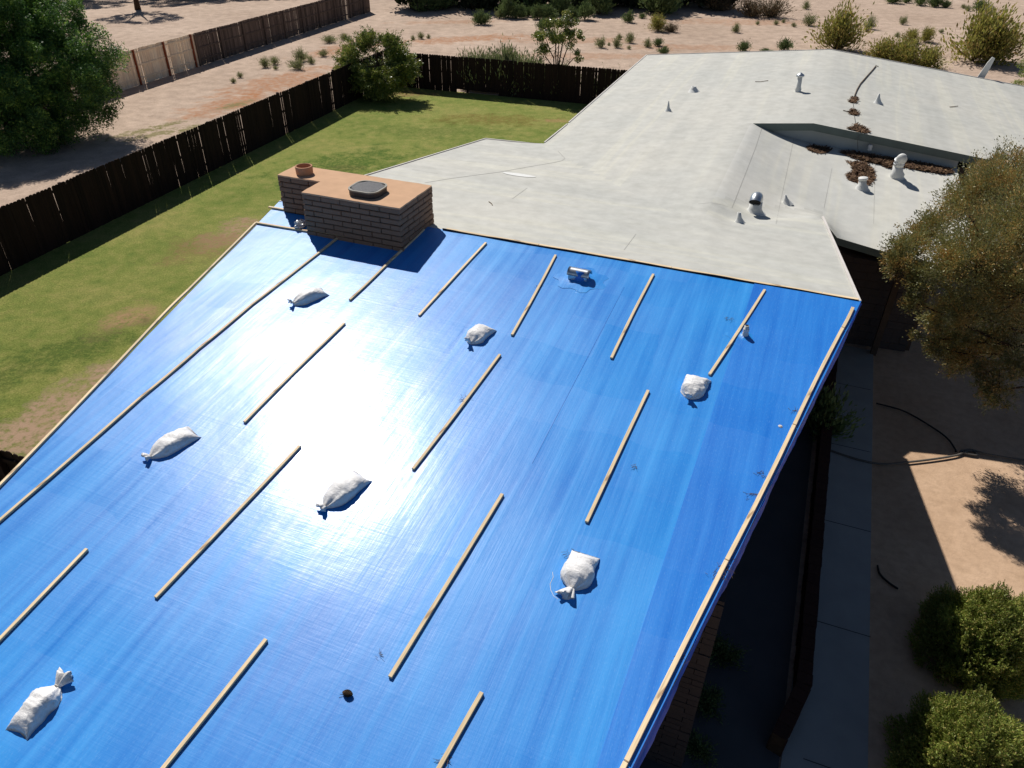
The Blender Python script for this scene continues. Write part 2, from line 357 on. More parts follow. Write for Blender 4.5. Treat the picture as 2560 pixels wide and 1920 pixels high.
class B:
    def __init__(s): s.v = []; s.f = []; s.m = []
    def add(s, vs, fs, mi=0):
        n = len(s.v); s.v += [tuple(map(float, v)) for v in vs]; s.f += [tuple(i + n for i in f) for f in fs]; s.m += [mi] * len(fs); return s
    def box(s, a, b, mi=0, jit=0):
        x0, y0, z0 = a; x1, y1, z1 = b
        vs = [(x0, y0, z0), (x1, y0, z0), (x1, y1, z0), (x0, y1, z0), (x0, y0, z1), (x1, y0, z1), (x1, y1, z1), (x0, y1, z1)]
        if jit: vs = [tuple(c + random.uniform(-jit, jit) for c in v) for v in vs]
        return s.add(vs, [(0, 3, 2, 1), (4, 5, 6, 7), (0, 1, 5, 4), (1, 2, 6, 5), (2, 3, 7, 6), (3, 0, 4, 7)], mi)
    def bar(s, p, q, w, h, up=(0, 0, 1), mi=0):     # bar from p to q, width w, height h standing on the line
        p, q, up = Vector(p), Vector(q), Vector(up); d = (q - p).normalized(); x = d.cross(up).normalized(); u = x.cross(d).normalized()
        vs = []
        for e in (p, q):
            for sx, sz in ((-.5, 0), (.5, 0), (.5, 1), (-.5, 1)): vs.append(e + x * w * sx + u * h * sz)
        return s.add(vs, [(0, 1, 2, 3), (7, 6, 5, 4), (0, 4, 5, 1), (1, 5, 6, 2), (2, 6, 7, 3), (3, 7, 4, 0)], mi)
    def tube(s, pts, rad, n=8, cap=True, mi=0):
        pts = [Vector(p) for p in pts]; rr = rad if isinstance(rad, (list, tuple)) else [rad] * len(pts)
        base = len(s.v); rings = []
        for i, p in enumerate(pts):
            d = (pts[min(i + 1, len(pts) - 1)] - pts[max(i - 1, 0)]).normalized()
            x = d.cross(Vector((0, 0, 1)) if abs(d.z) < .9 else Vector((1, 0, 0))).normalized(); y = d.cross(x)
            rings.append([p + (x * math.cos(2 * math.pi * j / n) + y * math.sin(2 * math.pi * j / n)) * rr[i] for j in range(n)])
        vs = [v for r in rings for v in r]; fs = []
        for i in range(len(pts) - 1):
            for j in range(n): fs.append((i * n + j, i * n + (j + 1) % n, (i + 1) * n + (j + 1) % n, (i + 1) * n + j))
        if cap: fs += [tuple(range(n - 1, -1, -1)), tuple(range((len(pts) - 1) * n, len(pts) * n))]
        return s.add(vs, fs, mi)
    def lathe(s, base, prof, n=16, axis=(0, 0, 1), mi=0, cap=True):   # prof: (radius, height)
        bz = Vector(axis).normalized(); x = bz.orthogonal().normalized(); y = bz.cross(x); p = Vector(base); vs = []; fs = []
        for r, h in prof:
            for j in range(n): vs.append(p + bz * h + (x * math.cos(2 * math.pi * j / n) + y * math.sin(2 * math.pi * j / n)) * r)
        for i in range(len(prof) - 1):
            for j in range(n): fs.append((i * n + j, i * n + (j + 1) % n, (i + 1) * n + (j + 1) % n, (i + 1) * n + j))
        if cap: fs.append(tuple(range((len(prof) - 1) * n, len(prof) * n)))
        return s.add(vs, fs, mi)
    def h(s, name, mat, parent=None, **kw):
        return hobj(name, s.v, s.f, mat, parent, mi=s.m if kw.get('mats') else None, **kw)
    def w(s, name, mat, parent=None, **kw):
        return wobj(name, s.v, s.f, mat, parent, mi=s.m if kw.get('mats') else None, **kw)
# ------------------------------------------------------------------ SETTING
g = np.array([[-350, -60, 0], [350, -60, 0], [350, 500, 0], [-350, 500, 0]]); GN = 60
props(wobj('ground', g, [(0, 1, 2, 3)], MT['sand'], origin=(0, 0, 0)), kind='structure')
FA = np.array([-13.64, 24.28]); FD = np.array([math.sin(RAD(17.8)), math.cos(RAD(17.8))])
CORN = FA + FD * 20.6
BD = np.array([math.sin(RAD(108.4)), math.cos(RAD(108.4))])
f0 = FA - FD * 20
ln = [(*(f0 - BD * .06), .006), (*wf(-9.2, 1.5)[:2], .006), (*wf(-7.2, 8)[:2], .006), (*wf(-7, 23)[:2], .006), (*wf(-6.2, 34)[:2], .006), (*(CORN + BD * 24 + FD * .05), .006), (*(CORN - BD * .06 + FD * .05), .006)]
props(wobj('lawn', ln, [tuple(range(len(ln)))], MT['lawn'], origin=(0, 0, 0)), kind='structure')
sw = [wf(1.72, 1.0, .03), wf(2.52, 1.0, .03), wf(2.66, 18.2, .03), wf(1.86, 18.2, .03)]
sw[0] = wf(1.3, 1.0, .03)
b = B(); b.add([(*p[:2], z) for z in (-.05, .03) for p in sw], [(4, 5, 6, 7), (0, 1, 5, 4), (1, 2, 6, 5), (2, 3, 7, 6), (3, 0, 4, 7)])
sk = b.w('sidewalk', MT['concrete']); props(sk, kind='structure')
b = B(); b.box((-.7, 1, -.05), (1.45, 18, .015)); props(b.h('patio_slab', simple('slab_concrete_shaded', lin(84, 86, 88), .9, .2, .1, 1.5, .2)), kind='structure')  # sidewalk concrete darkened, the deeper shade by the house put into its colour
k = NT('yard_soil'); n1 = k.noise(.5, 6, .6); n2 = k.noise(6, 6, .65); n3 = k.noise(45, 4, .7)
c = k.ramp(n1, [(.35, lin(182, 152, 124)), (.65, lin(200, 170, 142))]); c = k.mix(1., c, k.ramp(n2, [(.3, (.86, .85, .84)), (.6, (1.05, 1.05, 1.05))]), 'MULTIPLY')
c = k.mix(k.math('MULTIPLY', k.ramp(n3, [(.66, (0, 0, 0)), (.72, (1, 1, 1))]), .5), c, lin(110, 88, 70))
k.col(c); k.rough(.95, .15); k.bump(k.math('ADD', n2, k.math('MULTIPLY', n3, .4)), .5, .03); MT['soil'] = k.m
props(hobj('yard_soil', [(2.5, -4, .004), (14, -4, .004), (14, 22, .004), (2.5, 22, .004)], [(0, 1, 2, 3)], MT['soil'], origin=(0, 0, 0)), kind='structure')
for i in range(7): 
    b = B(); b.box((1.75 + .0 * i, 1.6 + 2.45 * i, .0305), (2.6, 1.612 + 2.45 * i, .034)); o = b.h('sidewalk_joint', simple('joint_line', lin(70, 70, 70), .9)); props(o, kind='structure')
b = B(); b.box((2.62, 18.22, -.05), (2.72, 18.3, .02))
# ------------------------------------------------------------------ HOUSE
house = empty('house', tuple(wf(-3, 14)), 'low ranch house with a white foam coated roof, front part covered by blue tarps', 'house', house=True)
def cdt_surface(poly, step, zf, inner=None):
    pts = [Vector((p[0], p[1])) for p in poly]; P = []
    n = len(pts); edges = []
    for i in range(n):
        a, b_ = pts[i], pts[(i + 1) % n]; m = max(1, int((b_ - a).length / step))
        for j in range(m): P.append(a.lerp(b_, j / m))
    nb = len(P); edges = [(i, (i + 1) % nb) for i in range(nb)]
    x0, x1 = min(p.x for p in P), max(p.x for p in P); y0, y1 = min(p.y for p in P), max(p.y for p in P)
    def inside(q):
        c = False
        for i in range(n):
            a, b_ = pts[i], pts[(i + 1) % n]
            if (a.y > q.y) != (b_.y > q.y) and q.x < (b_.x - a.x) * (q.y - a.y) / (b_.y - a.y) + a.x: c = not c
        return c
    y = y0
    while y < y1:
        x = x0
        while x < x1:
            q = Vector((x + .013, y + .017))
            if inside(q) and min((q - P[i]).length for i in range(0, nb)) > step * .5: P.append(q)
            x += step
        y += step
    vs, es, fs, *_ = delaunay_2d_cdt(P, edges, [], 1, 1e-5)
    return [(v.x, v.y, zf(v.x, v.y)) for v in vs], [tuple(f) for f in fs], [(p.x, p.y) for p in P[:nb]]
def roof_slab(name, poly, step, zf, th, mat, parent, matidx=None, mats=None):
    vs, fs, bd = cdt_surface(poly, step, zf)
    o = hobj(name, vs, fs, mat, parent, smooth=True, origin=(-3, 14, 0), mats=mats, mi=[matidx(*np.mean([vs[i][:2] for i in f], axis=0)) for f in fs] if matidx else None)
    # underside
    hobj('soffit', [(v[0], v[1], v[2] - th) for v in vs], [f[::-1] for f in fs], MT['soffit'], parent, origin=(-3, 14, 0))
    return o, bd
def edge_band(name, line, zf, top, th, mat, parent, out=.0, closed=False):
    v = []; f = []
    L = list(line); n = len(L)
    for (x, y) in L:
        z = zf(x, y); v += [(x, y, z + top), (x, y, z - th)]
    for i in range(n if closed else n - 1):
        j = (i + 1) % n; f.append((2 * i, 2 * i + 1, 2 * j + 1, 2 * j))
    return hobj(name, v, f, mat, parent)
# tarped slope deck (toward the camera)
LR = ath(672, 520, 4.4)[:2]; PR = (1.28, RG)
rR = lambda a: 1.28 + (a - RG) * (1.28 + .26) / (RG - 3.54)        # right rake of the front slope
rL = lambda a: -9.68 + (RG - a) * (9.68 - 8.37) / (RG - 3.99)
polyT = [(rL(1.2), 1.2), (rR(1.2), 1.2), PR, (-9.66, RG)]
deck, bdT = roof_slab('tarped_roof_slope', polyT, .9, Z, .2, MT['roofN'], house)
edge_band('fascia', bdT, Z, -.004, .2, MT['fascia'], house, closed=True)
# white roof: far slope, left half of the far wing, middle roof
rakeN = lambda a: 1.28 + (a - RG) * (.58 - 1.28) / (16.78 - RG)
polyN = [(-9.66, RG), (1.28, RG), (rakeN(16.5), 16.5), (1.0, 16.5), (3.83, 16.75), (3.85, 23.1), (-.9, 23.1), (-1.6, 22.5), (0, 22.5), (0, 33.9), (-7.35, 34.1), (-7.05, 20.2), (-8.79, 20.0)]
def ZB(r, a):
    if a > 22.45 and abs(r) < .01: return 4.3
    if a >= 22.4 and r <= 0 and r > -1.61 and not (a > 22.9 and a < 23.2 and r > -1.0): 
        return ZW(r, a) if a > 23.2 or a < 22.7 else ZW(r, a)
    return Z(r, a)
# far wing (both slopes) is its own slab; near white roof is another
polyNear = [(-9.66, RG), (1.28, RG), (rakeN(16.5), 16.5), (1.0, 16.5), (3.83, 16.75), (3.85, 22.86), (-1.2, 22.8), (-1.6, 22.5), (-7.09, 22.5), (-7.05, 20.2), (-8.79, 20.0)]
def mi(r, a):
    if r > .6 and a > 16.4: return 2
    if r > -1.6 and ZM(r, a) > ZN(r, a) - .25 * max(0, (r + 1.6) * -.725 + (a - 14.3) * .688) - .1: return 2
    return 1 if (ZW(r, a) > ZN(r, a) and r <= -1.6) else 0
near, bdN = roof_slab('white_roof', polyNear, .21, Z, .2, MT['roofN'], house, mi, [MT['roofN'], MT['roofW'], MT['roofM']])
polyFar = [(-1.6, 22.5), (0, 22.5), (7.1, 22.8), (7.3, 34.0), (0, 33.9), (-7.35, 34.1), (-7.09, 22.5)]
far, bdF = roof_slab('white_roof', polyFar, .5, ZW, .2, MT['roofW'], house)
def sub(bd, cond): return [p for p in bd if cond(*p)]
edge_band('fascia', [(-1.6, 22.5), (-.8, 22.5), (0, 22.5), (3.5, 22.65), (7.1, 22.8), (7.2, 28), (7.3, 34), (0, 33.9), (-7.35, 34.1), (-7.22, 28), (-7.09, 22.5), (-7.07, 21.3), (-7.05, 20.2), (-8.79, 20), (-9.2, 16), (-9.66, RG)], lambda r, a: ZW(r, a) if a > 22.4 else Z(r, a), -.003, .2, MT['fascia'], house)
edge_band('fascia', [(x, y) for x, y in bdN if (x > .55 and y <= 16.51) ], Z, -.003, .2, MT['fascia'], house)
edge_band('fascia', [(1.0, 16.5), (2.4, 16.62), (3.83, 16.75), (3.84, 20), (3.85, 22.8)], Z, -.003, .16, MT['fascia'], house)
# white lip along rake edges
def lip(pts, zf, w=.035, h=.02, name='roof_edge'):
    b = B()
    for p, q in zip(pts, pts[1:]):
        b.bar((p[0], p[1], zf(*p) + .002), (q[0], q[1], zf(*q) + .002), w, h)
    return b.h(name, MT['lip'], house)
lip([(rakeN(a), a) for a in (11.62, 13, 14.5, 16.0, 16.5)], lambda r, a: ZN(r, a), .045, .025)
lip([(-9.66, RG), (-9.2, 16), (-8.79, 20)], ZN)
lip([(-8.79, 20), (-7.05, 20.2)], ZN)
lip([(-7.07, 20.3), (-7.08, 22.4)], lambda r, a: Z(r, a)); lip([(-7.09, 22.6), (-7.35, 34.1)], ZW, .04); lip([(-7.3, 34.1), (0, 33.9)], ZW); lip([(0, 33.9), (7.3, 34)], ZW)
# step wall between middle roof and far wing
v = []; f = []
rs = np.linspace(-1.55, 3.83, 14); wy = lambda r: 22.62 + .03 * (r + 1.5)
for r in rs: v += [(r, wy(r), Z(r, 22.6) - .15), (r, wy(r), ZW(r, 22.7) - .02)]
for i in range(13): f.append((2 * i, 2 * i + 2, 2 * i + 3, 2 * i + 1))
v2 = len(v); v += [(3.83, wy(3.83), 0), (3.83, wy(3.83), ZW(3.8, 23) - .02), (3.83, 24.5, 0), (3.83, 24.5, ZW(3.8, 24) - .02)]; f.append((v2, v2 + 1, v2 + 3, v2 + 2))
hobj('step_wall', v, f, MT['wallblue'], house)
# faint seams, crease and patch on the foam
def strip(name, pts, w, mat, lift=.004, parent=house, zf=Z):
    b = B()
    P = []
    for (p, q) in zip(pts, pts[1:]):
        n_ = max(1, int(math.dist(p, q) / .3))
        for i in range(n_): P.append((p[0] + (q[0] - p[0]) * i / n_, p[1] + (q[1] - p[1]) * i / n_))
    P.append(tuple(pts[-1][:2])); v = []
    for i, p in enumerate(P):
        a_, b_ = P[max(0, i - 1)], P[min(len(P) - 1, i + 1)]; d = np.array([b_[0] - a_[0], b_[1] - a_[1]]); d /= np.hypot(*d); nn = np.array([-d[1], d[0]]) * w / 2
        for s in (1, -1):
            x, y = p[0] + nn[0] * s, p[1] + nn[1] * s; v.append((x, y, zf(x, y) + lift))
    return hobj(name, v, [(2 * i, 2 * i + 1, 2 * i + 3, 2 * i + 2) for i in range(len(P) - 1)], mat, parent)
def px(*pts): return [tuple(onroof(*p)[:2]) for p in pts]
strip('roof_seam', px((1062, 457), (1130, 446), (1250, 430), (1340, 414), (1405, 402), (1412, 396), (1395, 378)), .02, MT['seam'])
for s in [((1905, 320), (1888, 372), (1830, 520)), ((1985, 345), (1940, 560)), ((1205, 1280),) , ((2080, 420), (2060, 520)), ((1820, 517), (1745, 510)), ((2195, 300), (2188, 400), (2184, 560)), ((2120, 130), (2112, 250)), ((1000, 600),), ((1318, 470), (1281, 497)), ((1590, 585), (1560, 625)), ((1205, 370), (1290, 381)), ((1030, 424), (1095, 434)), ((1140, 400), (1190, 406)), ((2370, 200), (2375, 300), (2210, 292))]:
    if len(s) > 1 and s[0][1] > 250: strip('roof_seam', px(*s), .009, MT['seam'])
pc = onroof(1296, 438); b = B()
b.add([(pc[0] + .42 * math.cos(t) * (1 + .1 * math.sin(3 * t)), pc[1] + .13 * math.sin(t) + .02, Z(pc[0] + .42 * math.cos(t), pc[1] + .13 * math.sin(t)) + .006) for t in np.linspace(0, 2 * math.pi, 24, endpoint=False)], [tuple(range(24))]); b.h('roof_patch', MT['patch'], house)
# walls
def blockwall(b, p, q, z0, z1, course=.2, L=.4, th=.2):
    p, q = np.array(p[:2], float), np.array(q[:2], float); D_ = q - p; ln_ = np.hypot(*D_); d = D_ / ln_; n_ = np.array([d[1], -d[0]])
    z = z0; row = 0
    while z < z1 - .02:
        zt = min(z + course - .008, z1); x = -(L / 2) * (row % 2)
        while x < ln_:
            xa, xb = max(x, 0) + .004, min(x + L, ln_) - .004
            if xb - xa > .03:
                o_ = random.uniform(-.006, .008)
                c = [p + d * xa + n_ * (th / 2 + o_), p + d * xb + n_ * (th / 2 + o_), p + d * xb - n_ * (th / 2 + o_), p + d * xa - n_ * (th / 2 + o_)]
                b.add([(*c_, zz) for zz in (z, zt) for c_ in c], [(0, 3, 2, 1), (4, 5, 6, 7), (0, 1, 5, 4), (1, 2, 6, 5), (2, 3, 7, 6), (3, 0, 4, 7)])
            x += L
        z += course; row += 1
    c = [p + n_ * (th / 2 - .012), q + n_ * (th / 2 - .012), q - n_ * (th / 2 - .012), p - n_ * (th / 2 - .012)]
    return c
random.seed(3)
b = B()
mc = B()
for p, q, zt in [((-7.9, 1.6), (-.6, 1.6), 3.1), ((-.6, 1.6), (-.6, 18.3), 3.1), ((-7.9, 18.3), (-7.9, 1.6), 3.1), ((-7.9, 18.3), (-6.4, 18.3), 3.1), ((-6.4, 18.3), (-6.4, 33), 3.2), ((-6.4, 33), (6.4, 33), 3.2), ((6.4, 33), (6.4, 24), 3.2), ((3.4, 24), (6.4, 24), 3.2), ((-.6, 18.3), (3.4, 18.6), 2.85), ((3.4, 18.6), (3.4, 24), 2.9)]:
    c = blockwall(b, p, q, 0, zt)
    mc.add([(*c_, zz) for zz in (0, zt - .01) for c_ in c], [(4, 5, 6, 7), (0, 1, 5, 4), (1, 2, 6, 5), (2, 3, 7, 6), (3, 0, 4, 7)])
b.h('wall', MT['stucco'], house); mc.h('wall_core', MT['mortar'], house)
b = B(); c = blockwall(b, (-.5, 5.82), (.24, 5.82), 0, 3.45, .1, .4); b.h('wing_wall', MT['stucco'], house)
b = B(); b.box((2.58, 18.0, 0), (2.72, 18.14, 3.0)); b.h('porch_post', MT['soffit'], house)
b = B()
for r0 in (-.3, 1.0, 2.3): b.box((r0, 18.28, .9), (r0 + .9, 18.34, 2.1))
# ------------------------------------------------------------------ CHIMNEY
ZC = 5.12
cp = [ath(753.2, 480.9, ZC), ath(997.5, 519.7, ZC), ath(1079.7, 463.8, ZC), ath(740.7, 412.2, ZC), ath(695, 437.8, ZC), ath(802, 453.2, ZC)]
r0, r1 = (cp[0][0]), (cp[1][0] + cp[2][0]) / 2; a0 = (cp[0][1] + cp[1][1]) / 2; a1 = (cp[2][1] + cp[3][1]) / 2
rl = (cp[4][0] + cp[3][0]) / 2; am = (cp[4][1] + cp[5][1]) / 2; rm = (cp[0][0] + cp[5][0]) / 2
loop = [(rm, a0), (r1, a0), (r1, a1), (rl, a1), (rl, am), (rm, am)]
chim = hobj('chimney', [(p[0] * .0 + (p[0] - (0.02 if 0 else 0)), p[1], z) for z in (3.7, ZC - .03) for p in [(rm + .03, a0 + .03), (r1 - .03, a0 + .03), (r1 - .03, a1 - .03), (rl + .03, a1 - .03), (rl + .03, am + .03), (rm + .03, am + .03)]], [tuple(range(6, 12))] + [(i, (i + 1) % 6, (i + 1) % 6 + 6, i + 6) for i in range(6)], MT['mortar'], house)
random.seed(11); b = B()
nr = 13; ch_ = .102
for row in range(nr):
    zt = ZC - .03 - row * ch_; zb = zt - ch_ + .012
    for si in range(6):
        p, q = np.array(loop[si]), np.array(loop[(si + 1) % 6]); D_ = q - p; L_ = np.hypot(*D_); d = D_ / L_; n_ = np.array([d[1], -d[0]])
        concave = {0: (0, 0), 5: (0, 0)}
        x = 0 if row % 2 == 0 else -.2
        x -= (si * .13) % .2
        while x < L_:
            xa, xb = max(x, 0), min(x + .4, L_)
            if xb - xa > .05:
                o_ = random.uniform(.0, .016); i0 = xa + (.005 if xa > 0 else 0); i1 = xb - (.005 if xb < L_ else 0)
                e0 = i0 - (o_ if xa == 0 and si not in (5,) else 0); e1 = i1 + (o_ if xb == L_ and si not in (4,) else 0)
                def q3(s_, o2, z): return (*(p + d * s_ + n_ * o2), z)
                bz = .012
                vs = [q3(i0, -.06, zb), q3(i1, -.06, zb), q3(i1, -.06, zt), q3(i0, -.06, zt),
                      q3(e0, o_ - bz, zb), q3(e1, o_ - bz, zb), q3(e1, o_ - bz, zt), q3(e0, o_ - bz, zt),
                      q3(e0 + .008, o_ + .004, zb + .012), q3(e1 - .008, o_ + .004, zb + .012), q3(e1 - .008, o_, zt - .012), q3(e0 + .008, o_, zt - .012)]
                fs = [(4, 0, 3, 7), (1, 5, 6, 2), (0, 4, 5, 1), (3, 2, 6, 7), (4, 8, 9, 5), (5, 9, 10, 6), (6, 10, 11, 7), (7, 11, 8, 4), (8, 11, 10, 9)]
                b.add(vs, fs)
            x += .4
b.h('brickwork', MT['brick'], chim)
# mortar wash on top: slightly ragged slab
pts = []
for si in range(6):
    p, q = np.array(loop[si]), np.array(loop[(si + 1) % 6]); d = (q - p); L_ = np.hypot(*d); n_ = np.array([d[1], -d[0]]) / L_
    m_ = max(2, int(L_ / .08))
    for j in range(m_): 
        jt = random.uniform(-.002, .008) if 0 < j else .004
        pts.append(tuple(p + d * j / m_ + n_ * (jt + .004)))
n_ = len(pts)
tri = tessellate_polygon([[Vector((x, y, 0)) for x, y in pts]])
b = B(); b.add([(x, y, ZC + random.uniform(-.002, .002)) for x, y in pts] + [(x, y, ZC - .03) for x, y in pts], [tuple(t) for t in tri] + [(i, (i + 1) % n_, n_ + (i + 1) % n_, n_ + i) for i in range(n_)])
capo = b.h('cap_slab', MT['cap'], chim)
fc = ath(762, 434, ZC); b = B()
b.lathe((fc[0], fc[1], ZC - .01), [(.158, 0), (.163, .08), (.165, .15), (.165, .16), (.14, .165), (.135, .15), (.132, .02), (0.001, .02)], 28, cap=False); fl = b.h('flue_pipe', MT['clay'], chim, smooth=True)
cc = ath(921, 482, ZC)
def rrect(cx, cy, w, h, r, n=7):
    o = []
    for qx, qy, t0 in ((1, 1, 0), (-1, 1, 90), (-1, -1, 180), (1, -1, 270)):
        for i in range(n + 1):
            t = RAD(t0 + 90 * i / n); o.append((cx + qx * (w / 2 - r) + r * math.cos(t), cy + qy * (h / 2 - r) + r * math.sin(t)))
    return o
def prism(pts, z0, z1): 
    n_ = len(pts); return [(x, y, z) for z in (z0, z1) for x, y in pts], [tuple(range(n_, 2 * n_)), tuple(range(n_ - 1, -1, -1))] + [(i, (i + 1) % n_, n_ + (i + 1) % n_, n_ + i) for i in range(n_)]
b = B(); b.add(*prism(rrect(cc[0] + .0, cc[1], .60, .56, .17), ZC + .002, ZC + .1)); cv = b.h('vent_cover', MT['cover_side'], chim)
o1 = rrect(cc[0], cc[1], .62, .58, .18); o2 = rrect(cc[0], cc[1], .56, .52, .155); b = B(); n_ = len(o1)
b.add([(x, y, ZC + .092) for x, y in o1] + [(x, y, ZC + .118) for x, y in o1] + [(x, y, ZC + .118) for x, y in o2] + [(x, y, ZC + .104) for x, y in o2], [(i + k_ * n_, (i + 1) % n_ + k_ * n_, (i + 1) % n_ + (k_ + 1) * n_, i + (k_ + 1) * n_) for k_ in range(3) for i in range(n_)])
b.h('cover_rim', MT['cover_rim'], cv)
b = B()
for i in range(27):
    x = cc[0] - .27 + i * .0208; hh_ = .25 if abs(x - cc[0]) < .12 else .25 - max(0, abs(x - cc[0]) - .12) * .75
    b.box((x - .0045, cc[1] - hh_, ZC + .104), (x + .0045, cc[1] + hh_, ZC + .112))
for i in range(25):
    y = cc[1] - .25 + i * .0208; hh_ = .27 if abs(y - cc[1]) < .1 else .27 - max(0, abs(y - cc[1]) - .1) * .75
    b.box((cc[0] - hh_, y - .0045, ZC + .1045), (cc[0] + hh_, y + .0045, ZC + .1125))
b.h('wire_mesh', MT['mesh_dark'], cv)
# ------------------------------------------------------------------ ROOF VENTS (parts of the house)
def foot(bx, by):
    return onroof(bx, by)
def pipe(name, base, top, rb, rt, flare=2.4, mat='vent', cap=None, lean=(0, 0)):
    h = foot(*base); d = ray(*top); 
    # height of the top above the foot along the vertical
    best = min(((abs((CAMP + d * t)[:2] @ np.array(wf(*h)[:2]) / np.linalg.norm(wf(*h)[:2]) - np.linalg.norm(wf(*h)[:2])), t) for t in np.linspace(.3, 1.6, 4000) * np.linalg.norm(wf(*h)[:2]) / np.hypot(d[0], d[1])))
    H_ = max(.08, float((CAMP + d * best[1])[2] - h[2])); 
    tp = hf(CAMP + d * best[1]); ax = (tp[0] - h[0], 0, H_)
    b = B(); b.lathe((h[0], h[1], h[2] - .03), [(rb * flare, 0), (rb * flare * .8, .035), (rb * 1.35, .1), (rb, .18 if H_ > .3 else .13)] + ([(rt, H_ + .03), (rt * .7, H_ + .03), (rt * .65, H_ - .04)]), 18, axis=ax, cap=True)
    o = b.h(name, MT[mat], house, smooth=True)
    return o, h, H_, Vector(ax).normalized()
pipe('vent_pipe', (1734.5, 229), (1734.5, 216), .1, .085)
pipe('vent_pipe', (1670.5, 277), (1671.5, 253), .045, .018, 3)
o, h, H_, ax = pipe('flue_pipe', (1994.5, 229), (2001, 189), .075, .07, 1.5)
b = B(); t0 = Vector(h) + ax * H_
b.lathe(t0 - ax * .04, [(.075, 0), (.12, .01), (.125, .05), (.11, .07), (.02, .13)], 18, axis=ax); b.h('flue_cap', MT['galv'], o, smooth=True)
b = B(); q = onroof(2194, 258); b.lathe((q[0], q[1], q[2] - .02), [(.17, 0), (.1, .07), (.05, .18), (.025, .3)], 14, axis=(-.1, 0, 1)); b.h('vent_pipe', MT['vent'], house, smooth=True)
pipe('vent_pipe', (2175, 372), (2177, 361), .05, .05, 1.2)
pipe('vent_pipe', (1849, 556), (1848.5, 531), .05, .035, 2.7); pipe('vent_pipe', (1967, 509), (1964.5, 486), .055, .02, 2.8)
# small capped flue
o, h, H_, ax = pipe('flue_pipe', (2155, 472), (2158, 446), .1, .085, 1.9)
b = B(); t0 = Vector(h) + ax * H_; b.lathe(t0 - ax * .03, [(.088, 0), (.112, .005), (.112, .05), (.1, .055), (.02, .075)], 18, axis=ax); b.h('flue_cap', MT['vent'], o, smooth=True)
# large banded gooseneck
o, h, H_, ax = pipe('flue_pipe', (2243, 444), (2246, 412), .13, .12, 1.5)
t0 = Vector(h) + ax * (H_ - .02); b = B(); prev = None
pts = [t0 + Vector((0, 0, 0)), t0 + Vector((.0, -.02, .1)), t0 + Vector((.01, -.07, .19)), t0 + Vector((.015, -.15, .24)), t0 + Vector((.02, -.24, .24))]
b.tube(pts, [.122, .125, .125, .12, .115], 18); b.h('flue_hood', MT['vent'], o, smooth=True)
b = B()
for i in (0, 2): b.lathe(t0 + Vector((0, -.01 - .02 * i, .045 + .05 * i)), [(.124, 0), (.134, .004), (.134, .028), (.124, .032)], 18, axis=(0, -.15 - .2 * i, 1), cap=False)
b.h('flue_band', MT['galv'], o)
# hooded duct (open toward camera)
def half_hood(c, w, L, hgt, ang, mat, parent, up=0.0, tilt=0):
    """quarter-bent half-round duct: barrel of length L along its axis, open at the low front"""
    b = B(); vs = []; n_ = 14; segs = 8
    R_ = w / 2; ca, sa = math.cos(ang), math.sin(ang)
    th = .008
    for off in (0, th):
        for k_ in range(segs + 1):
            y = -L / 2 + L * k_ / segs; z_ = up + tilt * (k_ / segs)
            for j in range(n_ + 1):
                t = math.pi * j / n_; x, z = (R_ - off) * math.cos(t), (R_ - off) * math.sin(t) + z_
                vs.append((c[0] + x * ca - y * sa, c[1] + x * sa + y * ca, c[2] + z))
    N_ = (segs + 1) * (n_ + 1)
    fs = []
    for k_ in range(segs):
        for j in range(n_):
            a = k_ * (n_ + 1) + j; fs.append((a, a + 1, a + n_ + 2, a + n_ + 1)); fs.append((a + N_, a + N_ + n_ + 1, a + N_ + n_ + 2, a + N_ + 1))
    for k_ in (0, segs):
        for j in range(n_): a = k_ * (n_ + 1) + j; fs.append((a, a + N_, a + N_ + 1, a + 1))
    for j in (0, n_):
        for k_ in range(segs): a = k_ * (n_ + 1) + j; fs.append((a, a + n_ + 1, a + N_ + n_ + 1, a + N_))
    b.add(vs, fs)
    return b
hq = onroof(1886, 530)
b = B(); b.lathe((hq[0], hq[1], hq[2] - .03), [(.25, 0), (.18, .05), (.14, .12), (.13, .26)], 20, cap=True); ob = b.h('duct_vent', MT['vent'], house, smooth=True)
b = B(); tt = Vector((hq[0], hq[1], hq[2] + .24))
b.tube([tt, tt + Vector((0, -.01, .05)), tt + Vector((-.005, -.05, .1)), tt + Vector((-.01, -.12, .115)), tt + Vector((-.015, -.19, .09)), tt + Vector((-.015, -.23, .05))], [.125, .13, .13, .13, .13, .13], 20, cap=False)
b.h('duct_elbow', MT['galv'], ob, smooth=True)
b = B(); e1 = tt + Vector((-.014, -.215, .064)); b.lathe(e1, [(.122, 0), (.001, .002)], 20, axis=(0, -1, -1), cap=False); b.h('duct_opening', MT['ventdark'], ob)
